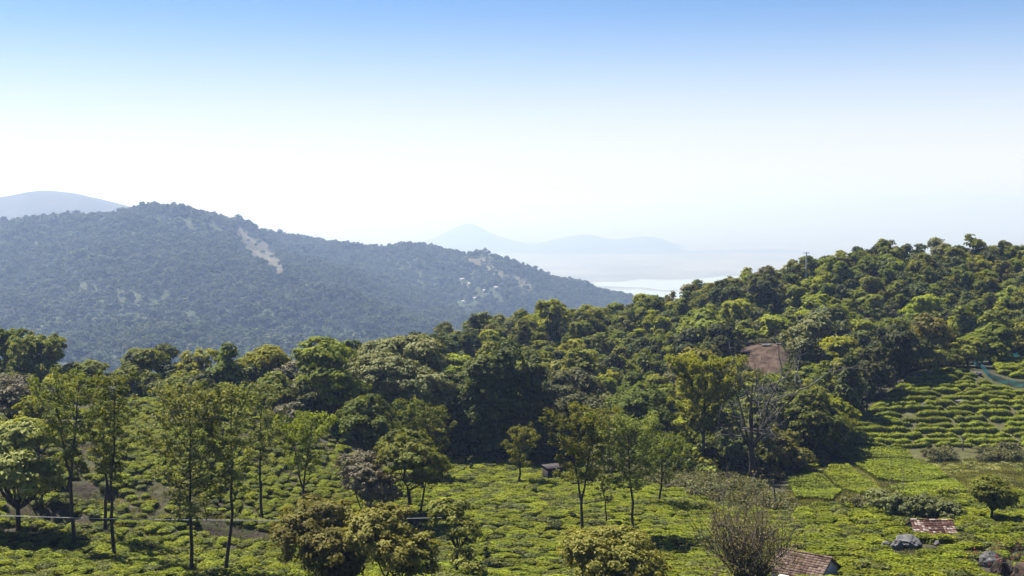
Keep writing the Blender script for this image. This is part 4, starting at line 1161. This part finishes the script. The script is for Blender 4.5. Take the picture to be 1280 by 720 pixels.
# flat clipped tea blocks by the meadow
def tea_block(poly, d0, label, seed, hgt=0.55):
    """a level block of clipped tea: corners given as pixels on the ground"""
    r = np.random.default_rng(seed)
    P = []
    for px, py in poly:
        lo, hi = 120.0, 230.0
        for _ in range(40):
            mid = (lo + hi) / 2; a = at(px, py, mid)
            if a[2] > float(H0(np.array([a[0]]), np.array([mid]))[0]): lo = mid
            else: hi = mid
        P.append(at(px, py, lo)[:2])
    P = np.array(P)
    x0, y0 = P.min(0); x1, y1 = P.max(0)
    n = int((x1 - x0) * (y1 - y0) * 26)
    q = r.random((n, 2)) * (P.max(0) - P.min(0)) + P.min(0)
    q = q[inpoly(q[:, 0], q[:, 1], [tuple(p) for p in P])]
    z = H(q[:, 0], q[:, 1]) + hgt + (fnoise(q[:, 0] / 1.4, q[:, 1] / 0.9, seed, 2) - .5) * 0.22 + r.normal(size=len(q)) * 0.03
    a = Acc()
    streak = fnoise(q[:, 0] / 7, q[:, 1] / 1.1, seed + 1, 2)
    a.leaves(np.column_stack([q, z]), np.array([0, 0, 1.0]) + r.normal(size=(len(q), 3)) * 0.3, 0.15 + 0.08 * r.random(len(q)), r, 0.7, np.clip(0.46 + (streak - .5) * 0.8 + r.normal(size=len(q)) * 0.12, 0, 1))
    # sides
    for i in range(len(P)):
        p, pn = P[i], P[(i + 1) % len(P)]
        m = int(np.linalg.norm(pn - p) * 24)
        t = r.random(m); c = p + (pn - p) * t[:, None]
        e = unit(pn - p); nrm = np.array([e[1], -e[0]])
        zz = H(c[:, 0], c[:, 1]) + r.random(m) * hgt
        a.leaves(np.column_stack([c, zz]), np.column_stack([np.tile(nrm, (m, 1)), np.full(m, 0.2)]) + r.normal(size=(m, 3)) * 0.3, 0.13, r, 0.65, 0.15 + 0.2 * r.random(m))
    org = np.array([*P.mean(0), float(H(P.mean(0)[:1], P.mean(0)[1:])[0])])
    a.v = [v - org for v in a.v]
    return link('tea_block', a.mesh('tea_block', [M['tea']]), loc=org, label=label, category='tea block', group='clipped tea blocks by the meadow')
tea_block([(1042, 571), (1056, 563), (1083, 562), (1087, 576), (1062, 582)], 190, 'small clipped tea block beside the olive shrub', 71)
tea_block([(1086, 563), (1122, 563), (1136, 567), (1140, 576), (1090, 577)], 190, 'greyish clipped tea block bordering the terraces', 72)
tea_block([(1066, 584), (1090, 579), (1142, 578), (1165, 584), (1186, 600), (1140, 606), (1098, 600)], 180, 'wide smooth clipped tea block beside the dry meadow', 73)
tea_block([(1040, 583), (1060, 586), (1078, 600), (1096, 612), (1106, 620), (1075, 622), (1050, 612), (1030, 596)], 175, 'clipped tea block along the diagonal ditch', 74)
tea_block([(985, 600), (1005, 592), (1030, 600), (1052, 618), (1040, 630), (995, 628)], 165, 'clipped tea block with foot tracks beside the leaning post', 75)
tea_block([(1112, 612), (1150, 607), (1192, 604), (1208, 618), (1180, 626), (1128, 626)], 165, 'clipped tea block behind the grey green shrubs', 76)
tea_block([(985, 588), (1012, 572), (1036, 574), (1036, 582), (1012, 590)], 182, 'small rounded tea block under the rounded bush tree', 77)

# scrub, forest undergrowth, meadow grass
scrub_meshes = []
for i in range(6):
    a = Acc(); r = np.random.default_rng(700 + i)
    for k in range(6):
        an = k * 2.4
        clump(a, np.array([math.cos(an) * 0.5, math.sin(an) * 0.5, 0.45 + 0.25 * r.random()]), 0.55, 26, 0.15, r, 0.8, 0.4, 0.5, 0.5 + r.normal() * 0.15, 0.25)
    scrub_meshes.append(a.mesh('scrub_bush', [M['scrub']]))
under_meshes = []
for i in range(5):
    a = Acc(); r = np.random.default_rng(760 + i)
    for k in range(5):
        an = k * 2.4
        clump(a, np.array([math.cos(an) * 0.6, math.sin(an) * 0.6, 0.6 + 0.4 * r.random()]), 0.75, 22, 0.27, r, 0.8, 0.4, 0.6, 0.5 + r.normal() * 0.15, 0.25)
    under_meshes.append(a.mesh('undergrowth', [M['green'] if i % 2 else M['deep']]))
SCRUB = [(800, 588), (860, 572), (1000, 578), (985, 596), (950, 612), (985, 634), (990, 642), (900, 632), (856, 618), (800, 602), (720, 586)]
SCRUB2 = [(1150, 568), (1190, 566), (1330, 562), (1330, 577), (1180, 578)]
def region_pts(poly, y0, y1, n, seed):
    r = np.random.default_rng(seed)
    y = y0 + (y1 - y0) * r.random(n); x = (r.random(n) - 0.5) * 1.1 * y
    z = H(x, y); px, py = proj(x, y, z)
    k = inpoly(px, py, poly)
    return np.stack([x, y, z], 1)[k]
def scatter_simple(name, P, s0, meshes, label):
    m = len(P); s = s0 * (0.55 + 0.9 * rng.random(m))
    print(name, m)
    return scatter(name, P, np.stack([np.zeros(m), np.zeros(m), rng.random(m) * 6.28], 1), np.stack([s, s, s * (0.7 + 0.5 * rng.random(m))], 1), meshes, label)
sb = region_pts([(920, 424), (955, 418), (995, 426), (998, 470), (985, 480), (930, 482), (890, 462), (890, 432)], 226, 264, 3000, 31)
sx_, sy_ = proj(sb[:, 0], sb[:, 1], sb[:, 2])
sb = sb[~inpoly(sx_, sy_, [(932, 434), (955, 430), (980, 436), (982, 466), (940, 468), (932, 458)]) | (np.arange(len(sb)) % 29 == 0)]
scatter_simple('scrub', np.concatenate([sb[::2], region_pts(SCRUB, 130, 190, 9000, 1), region_pts([(1155, 566), (1186, 566), (1190, 577), (1160, 577)], 180, 200, 9000, 2), region_pts([(1222, 564), (1275, 563), (1275, 577), (1222, 577)], 180, 200, 7000, 22)]), 1.0, scrub_meshes, 'tangled grey green scrub between the tea and the wood')
P = region_pts(FOREST, 170, 345, 16000, 3)
pxs, pys = proj(P[:, 0], P[:, 1], P[:, 2])
P = P[~(inpoly(pxs, pys, SOIL) & (P[:, 1] > 222))]
P2 = region_pts([(-200, 480), (440, 480), (440, 570), (-200, 570)], 178, 206, 5000, 4)
scatter_simple('undergrowth', np.concatenate([P, P2]), 1.25, under_meshes, 'undergrowth filling the wood of the hill')
grass_meshes = []
for i in range(4):
    a = Acc(); r = np.random.default_rng(800 + i)
    n = 40
    p = np.stack([r.normal(size=n) * 0.35, r.normal(size=n) * 0.35, 0.08 + 0.1 * r.random(n)], 1)
    nr_ = np.stack([r.normal(size=n), r.normal(size=n), 0.4 + 0 * p[:, 0]], 1)
    a.leaves(p, nr_, 0.14, r, 0.2, np.clip(0.5 + r.normal(size=n) * 0.25, 0, 1))
    grass_meshes.append(a.mesh('grass_tuft', [M['scrub'] if i % 2 else M['olive']]))
scatter_simple('meadow_grass', region_pts(MEADOW, 138, 196, 26000, 5), 1.0, grass_meshes, 'dry grass of the flat meadow')
rough_pts = np.concatenate([region_pts(TEA_L, 74, 176, 9000, 6), region_pts(TEA_R, 74, 182, 6000, 7), region_pts(TEA_C, 74, 186, 4000, 8)])
scatter_simple('weeds', rough_pts, 0.9, grass_meshes, 'weeds and dry grass between the tea bushes')

# ------------------------------------------------------------------ rocks
def rock_thing(px, d, wpx, hpx, label, seed, mat='rock', group=None, sink=0.25, name='boulder'):
    import bmesh
    from mathutils import noise, Vector
    bm = bmesh.new(); bmesh.ops.create_icosphere(bm, subdivisions=4, radius=1.0)
    w = wpx / F * d / 2; h = hpx / F * d
    r = random.Random(seed); off = Vector((r.random() * 50, r.random() * 50, r.random() * 50))
    planes = [(Vector((r.gauss(0, 1), r.gauss(0, 1), r.gauss(0, 0.8))).normalized(), 0.52 + 0.28 * r.random()) for _ in range(14)]
    for v in bm.verts:
        n = v.co.normalized()
        k = 1.0
        for pn, pd in planes:
            dd_ = n.dot(pn)
            if dd_ > 0.05: k = min(k, pd / dd_)
        k += 0.10 * noise.noise(n * 1.1 + off) + 0.08 * noise.noise(n * 2.9 + off) + 0.05 * noise.noise(n * 7 + off)
        c = n * k
        c.x *= w; c.y *= w * 0.8; c.z *= h * 0.8
        v.co = c
    me = bpy.data.meshes.new('boulder'); bm.to_mesh(me); bm.free()
    for p in me.polygons: p.use_smooth = False
    me.materials.append(M[mat])
    x, y, z = ground_at(px, d)
    o = link(name, me, loc=(x, y, z + h * (0.8 - sink) * 0.6), label=label, category='rock')
    o.rotation_euler = (0, 0, r.random() * 6)
    if group: o['group'] = group
rock_thing(1140, 112, 44, 16, 'big smooth grey boulder in the tea below the patched roof', 1, sink=0.2)
rock_thing(1125, 111.5, 22, 14, 'darker grey boulder leaning against the big smooth one', 2)
rock_thing(1110, 112.5, 18, 9, 'small pale boulder beside the big smooth boulder', 3)
rock_thing(1176, 112.5, 14, 6, 'small whitish rock in the tea just below the patched roof', 4)
rock_thing(1246, 103, 36, 18, 'grey angular boulder above the brown boulders', 5)
rock_thing(1210, 94, 24, 12, 'flat pinkish rock at the edge of the brown boulders', 6, 'rock_brown')
rock_thing(1258, 91, 38, 32, 'tall dark brown boulder with a shadowed face', 7, 'rock_brown')
rock_thing(1286, 90, 46, 28, 'brown boulder beside the tall dark one', 8, 'rock_brown')
rock_thing(1262, 95, 44, 30, 'brown boulder with reddish flank under the red leaved shrub', 9, 'rock_brown')
rock_thing(1234, 92.5, 20, 16, 'small grey rock at the foot of the brown boulders', 10)
for i, (px, d, w, h, lab) in enumerate([(1146, 222.5, 22, 6, 'grey rock outcrop at the top edge of the terraces'), (1160, 222, 12, 8, 'small grey rock beside the outcrop at the terrace top'),
        (1155, 210, 11, 9, 'upright grey rock between the tea hedges'), (1202, 211.5, 22, 4, 'flat grey rock slab between the tea hedges'), (1222, 222, 14, 4, 'brown rock beside the corner of the net fence'),
        (957, 251, 16, 2, 'broken grey rock at the head of the bare earth patch'), (972, 252, 9, 2, 'small grey rock at the head of the bare earth patch')]):
    rock_thing(px, d, w, h, lab, 30 + i)
rock_thing(707, 163, 5, 4, 'tiny whitish stone beside the dark shed', 60)

# ------------------------------------------------------------------ huts
def tiled_slope(acc, origin, along, down, La, Ld, na, nd, r, thick=0.04):
    """rows of overlapping tiles on a roof slope; along and down are unit vectors"""
    up = np.cross(down, along); up = up / np.linalg.norm(up)
    if up[2] < 0: up = -up
    for j in range(nd):
        for i in range(na):
            a0, a1 = La * i / na, La * (i + 0.94) / na
            d0, d1 = Ld * j / nd - (0.05 if j else 0), Ld * (j + 1) / nd + 0.04
            lift = r.normal() * 0.008
            c = []
            for (aa, dd, uu) in ((a0, d0, 0.0), (a1, d0, 0.0), (a1, d1, 0.045), (a0, d1, 0.045)):
                c.append(origin + along * aa + down * dd + up * (uu + lift))
            mid0 = (c[0] + c[1]) / 2 + up * 0.03; mid1 = (c[3] + c[2]) / 2 + up * 0.03
            low = [p - up * thick for p in (c[3], mid1, c[2])]
            V = [c[0], mid0, c[1], c[2], mid1, c[3], low[0], low[1], low[2]]
            acc.add(V, [(0, 1, 4, 5), (1, 2, 3, 4), (5, 4, 7, 6), (4, 3, 8, 7)], float(np.clip(0.1 + 0.9 * vnoise(np.array([i * 0.45 + La]), np.array([j * 0.8 + na]), 15)[0] + r.normal() * 0.16, 0, 1)))

def hut(name, label, px, d, ang, L, W, wall_h, rise, na, nd, tile_mat, wall_mat, seed, sink=0.0, ov=0.25):
    """gabled hut: ridge along local x, walls, two tiled slopes, ridge cap, door"""
    r = np.random.default_rng(seed)
    x, y, z = ground_at(px, d)
    o = link(name, None, loc=(x, y, z - sink), label=label, category='hut')
    o.rotation_euler = (0, 0, ang)
    hl, hw = L / 2, W / 2
    t = 0.2
    for sx in (-1, 1):        # gable walls
        V = []
        for xx in (sx * hl, sx * (hl - t)):
            V += [(xx, -hw, -0.8), (xx, hw, -0.8), (xx, hw, wall_h), (xx, 0, wall_h + rise - 0.05), (xx, -hw, wall_h)]
        me = bpy.data.meshes.new('gable_wall')
        me.from_pydata(V, [], [(0, 1, 2, 3, 4), (9, 8, 7, 6, 5), (0, 5, 6, 1), (1, 6, 7, 2), (2, 7, 8, 3), (3, 8, 9, 4), (4, 9, 5, 0)]); me.update()
        me.materials.append(M[wall_mat]); link('gable_wall', me, o)
    for sy in (-1, 1):
        a = Acc(); a.box((-hl + t + .003, min(sy * hw, sy * (hw - t)), -0.8), (hl - t - .003, max(sy * hw, sy * (hw - t)), wall_h - 0.02))
        wl_ = link('wall', a.mesh('wall', [M[wall_mat]]), o)
        if sy < 0:
            a = Acc(); a.box((-0.4, -hw - 0.03, -0.5), (0.4, -hw + 0.02, wall_h - 0.15)); link('door', a.mesh('door', [M['dark_wood']]), wl_)
    sl = math.hypot(hw, rise); ext = sl + ov
    for sy in (-1, 1):
        down = np.array([0, sy * hw, -rise]) / sl
        org = np.array([-hl - ov, 0, wall_h + rise])
        a = Acc()
        tiled_slope(a, org, np.array([1.0, 0, 0]), down, L + 2 * ov, ext, na, nd, r)
        rs = link('roof_slope', a.mesh('roof_slope', [M[tile_mat]]), o)
        a = Acc()
        up = np.cross(np.array([1.0, 0, 0]), down); up *= np.sign(up[2])
        base = [org + np.array([0.02, 0, 0]) - up * 0.05, org + np.array([L + 2 * ov - 0.02, 0, 0]) - up * 0.05]
        V = [base[0], base[1], base[1] + down * (ext - .03), base[0] + down * (ext - .03)]
        V += [v - up * 0.06 for v in V]
        a.add(V, [(0, 1, 2, 3), (7, 6, 5, 4), (0, 4, 5, 1), (1, 5, 6, 2), (2, 6, 7, 3), (3, 7, 4, 0)])
        link('roof_board', a.mesh('roof_board', [M['dark_wood']]), rs)
    for i in range(na // 2):
        a = Acc()
        x0 = -hl - ov + (L + 2 * ov) * i / (na // 2)
        a.tube(np.array([[x0, 0, wall_h + rise + 0.03], [x0 + (L + 2 * ov) / (na // 2) * 1.06, 0, wall_h + rise + 0.045]]), 0.09, 8, r.random())
        link('ridge_tile', a.mesh('ridge_tile', [M[tile_mat]], True), o)
    return o
hut('tiled_hut', 'low hut with patched red and white tile roof behind the grey boulders', 1168, 119.5, R_(-4), 3.6, 3.7, 0.55, 0.80, 14, 8, 'tile', 'stone_wall', 5)
hut('tiled_hut', 'hut with brown clay tile roof and pale plaster gable beside the bare shrub', 1010, 96.5, math.atan2(-2.5, 3.2), 4.0, 4.0, 1.0, 1.15, 13, 10, 'tile_plain', 'plaster', 6, sink=0.2)

# dark shed
x, y, z = ground_at(691, 164)
sh = link('shed', None, loc=(x, y, z), label='small dark plank shed with flat sloping sheet roof in the tea', category='shed')
sh.rotation_euler = (0, 0, R_(22))
def box_part(name, lo, hi, mat, parent):
    a = Acc(); a.box(lo, hi); return link(name, a.mesh(name, [M[mat]]), parent)
for i in range(8):
    box_part('plank', (-1.1 + i * 0.275, -0.93, -0.3), (-1.1 + i * 0.275 + 0.262, -0.9, 1.72), 'dark_wood', sh)
for sx in (-1, 1):
    for i in range(6):
        xa = 1.1 if sx > 0 else -1.13
        box_part('plank', (xa, -0.9 + i * 0.3, -0.3), (xa + 0.03, -0.9 + i * 0.3 + 0.288, 1.74), 'dark_wood', sh)
box_part('back_wall', (-1.1, 0.9, -0.3), (1.1, 0.93, 1.84), 'dark_wood', sh)
box_part('frame', (-1.08, -0.88, -0.3), (1.08, 0.88, 1.70), 'dark_wood', sh)
for i in range(5):
    a = Acc()
    x0 = -1.25 + i * 0.5
    nx = 9
    xs = np.linspace(0, 0.51, nx); zc = 0.02 * np.cos(xs / 0.085 * math.pi)
    V = [(x0 + u_, -1.05, 1.76 + w_ + 0.004 * i) for u_, w_ in zip(xs, zc)] + [(x0 + u_, 1.1, 1.92 + w_ + 0.004 * i) for u_, w_ in zip(xs, zc)]
    V += [(p[0], p[1], p[2] - 0.015) for p in V]
    Q = [(k, k + 1, nx + k + 1, nx + k) for k in range(nx - 1)] + [(2 * nx + k, 3 * nx + k, 3 * nx + k + 1, 2 * nx + k + 1) for k in range(nx - 1)] + [(k, 2 * nx + k, 2 * nx + k + 1, k + 1) for k in range(nx - 1)]
    a.add(V, Q); link('roof_sheet', a.mesh('roof_sheet', [M['rust_sheet']], True), sh)

# ------------------------------------------------------------------ net fence
def net_fence(path, label, hgt):
    W = []
    for px, d in path:
        W.append(ground_at(px, d))
    W = np.array(W); s = np.concatenate([[0], np.cumsum(np.linalg.norm(np.diff(W[:, :2], axis=0), axis=1))])
    n = int(s[-1] / 0.35)
    t = np.linspace(0, s[-1], n)
    x = np.interp(t, s, W[:, 0]); y = np.interp(t, s, W[:, 1])
    k = np.ones(5) / 5
    x = np.convolve(np.pad(x, 2, 'edge'), k, 'valid'); y = np.convolve(np.pad(y, 2, 'edge'), k, 'valid')
    z = H(x, y)
    o = link('net_fence', None, loc=(x[0], y[0], z[0]), label=label, category='fence')
    org = np.array([x[0], y[0], z[0]])
    a = Acc()
    rows = 5
    V = []
    for r_i in range(rows):
        f = r_i / (rows - 1)
        sag = 0.06 * np.sin(t / 2.4 * math.pi) ** 2 * f + 0.05 * np.sin(t * 2.7 + r_i)
        off = 0.05 * np.sin(t * 1.9 + 1.3 * r_i)
        V.append(np.stack([x + off, y + off, z + hgt * f - sag * f], 1) - org)
    V = np.concatenate(V)
    idx = np.arange(rows * n).reshape(rows, n)
    a.add(V, np.stack([idx[:-1, :-1], idx[:-1, 1:], idx[1:, 1:], idx[1:, :-1]], -1).reshape(-1, 4))
    link('net', a.mesh('net', [M['net']], True), o)
    for i in range(0, n, 7):
        a = Acc(); p = np.array([x[i], y[i] + 0.06, z[i]]) - org
        a.tube(np.array([p - [0, 0, 0.4], p + [0.02, 0, hgt + 0.12]]), 0.045, 6)
        link('post', a.mesh('post', [M['wood_post']], True), o)
net_fence([(1345, 228), (1300, 218.5), (1262, 219.5), (1236, 221), (1222, 228), (1214, 238), (1222, 246), (1245, 249), (1290, 250), (1345, 250)], 'teal shade net fence curving round a tea plot below the wood', 1.05)

# ------------------------------------------------------------------ posts and the wire
def post(px, d, top, lean, rad, label, cross=False, mat='wood_post'):
    x, y, z = ground_at(px, d); h = at(px, top, d)[2] - z
    o = link('utility_post' if cross else 'wooden_post', None, loc=(x, y, z), label=label, category='post')
    a = Acc(); a.tube(np.array([[0, 0, -0.5], [lean * 0.5, 0, h * 0.5], [lean, 0, h]]), [rad * 1.15, rad, rad * 0.9], 8)
    link('shaft', a.mesh('shaft', [M[mat]], True), o)
    if cross:
        a = Acc(); a.box((-0.8, -0.06, h - 0.35), (0.8, 0.06, h - 0.2)); link('crossarm', a.mesh('crossarm', [M[mat]]), o)
        for sx in (-0.65, 0.65):
            a = Acc(); a.tube(np.array([[sx, 0, h - 0.2], [sx, 0, h + 0.08]]), [0.06, 0.04], 6); link('insulator', a.mesh('insulator', [M['metal']], True), o)
    else:
        a = Acc(); a.tube(np.array([[lean, 0, h], [lean, 0, h + 0.03]]), [rad * 0.9, rad * 0.5], 8); link('cap', a.mesh('cap', [M[mat]], True), o)
    return np.array([x, y, z]), h
post(1005, 316, 315, 0.0, 0.16, 'post with crossarm standing on the wooded ridge against the haze', True, 'metal')
post(972, 143, 602, -0.35, 0.09, 'thin leaning wooden post between the scrub and the clipped tea')
post(1205, 193, 547, 0.05, 0.10, 'upright wooden post at the foot of the tea terraces')
pa, ha = post(571, 109, 645, 0.0, 0.10, 'wooden post carrying the end of the wire, hidden in the crooked tree')
xl, yl, zl = ground_at(-190, 92); pl_top = at(-190, 636, 92)
post(-190, 92, 632, 0.0, 0.12, 'wooden post carrying the wire above the tea slope')
p0 = np.array([pl_top[0], 92, pl_top[2]]); p1 = np.array([pa[0], pa[1], pa[2] + ha - 0.1])
t = np.linspace(0, 1, 40)[:, None]
W = p0 + (p1 - p0) * t; W[:, 2] -= 4 * 0.55 * (t * (1 - t))[:, 0]
a = Acc(); mid = W[20].copy(); a.tube(W - mid, 0.027, 6)
link('overhead_wire', a.mesh('overhead_wire', [M['cable']], True), loc=mid, label='pale overhead wire stretched past the slender trees', category='wire')

# ------------------------------------------------------------------ houses on the mountain
def far_house(px, d, L, W, hgt, ang, label):
    x = at(px, 360, d)[0]; z = float(HM(np.array([x]), np.array([float(d)]))[0])
    o = link('far_house', None, loc=(x, d, z), label=label, category='house', group='white houses on the mountain')
    o.rotation_euler = (0, 0, ang)
    a = Acc(); a.box((-L / 2, -W / 2, -3), (L / 2, W / 2, hgt)); w = link('wall', a.mesh('wall', [M['white_wall']]), o)
    me = bpy.data.meshes.new('roof')
    rr = hgt + W * 0.28; e = 0.6
    me.from_pydata([(-L / 2 - e, -W / 2 - e, hgt - .1), (L / 2 + e, -W / 2 - e, hgt - .1), (L / 2 + e, W / 2 + e, hgt - .1), (-L / 2 - e, W / 2 + e, hgt - .1), (-L / 2 - e, 0, rr), (L / 2 + e, 0, rr)], [],
                   [(0, 1, 5, 4), (2, 3, 4, 5), (0, 4, 3), (1, 2, 5), (3, 2, 1, 0)])
    me.update(); me.materials.append(M['far_roof']); link('roof', me, o)
    for k in range(2):
        a = Acc(); xx = -L / 4 + k * L / 2 - 0.5; a.box((xx, -W / 2 - 0.05, hgt * 0.35), (xx + 1.0, -W / 2 + 0.05, hgt * 0.7)); link('window', a.mesh('window', [M['glass_dark']]), w)
for px, py, L, W, hgt, lab in [(578, 351, 14, 8, 5, 'white long house high on the mountain slope'), (587, 356, 12, 8, 6, 'white house just below the long house on the mountain'),
        (620, 361, 12, 9, 6, 'white house standing apart on the mountain slope'), (605, 366, 8, 6, 9, 'white narrow tower-like house on the mountain'),
        (593, 375, 11, 8, 5, 'white house in the lower row on the mountain'), (579, 379, 9, 7, 5, 'white small house ending the lower row on the mountain')]:
    far_house(px, [h[2] for h in HOUSES if h[0] == px][0], L * 0.55, W * 0.5, hgt * 0.55, R_(random.uniform(-25, 25)), lab)

# ------------------------------------------------------------------ haze
def haze():
    m = bpy.data.materials.new('haze'); m.use_nodes = True
    n = m.node_tree.nodes; l = m.node_tree.links; n.clear()
    out = n.new('ShaderNodeOutputMaterial'); v = n.new('ShaderNodeVolumePrincipled')
    v.inputs['Color'].default_value = (0.46, 0.63, 1.0, 1)
    v.inputs['Absorption Color'].default_value = (0.80, 0.88, 1, 1)
    v.inputs['Density'].default_value = 0.00017
    v.inputs['Anisotropy'].default_value = 0.46
    l.new(v.outputs[0], out.inputs['Volume'])
    a = Acc(); a.box((-135000, -3000, PZ - 6), (135000, 95000, CZ + 140))
    link('haze', a.mesh('haze', [m]), kind='stuff', label='pale blue haze filling the valley air')
haze()
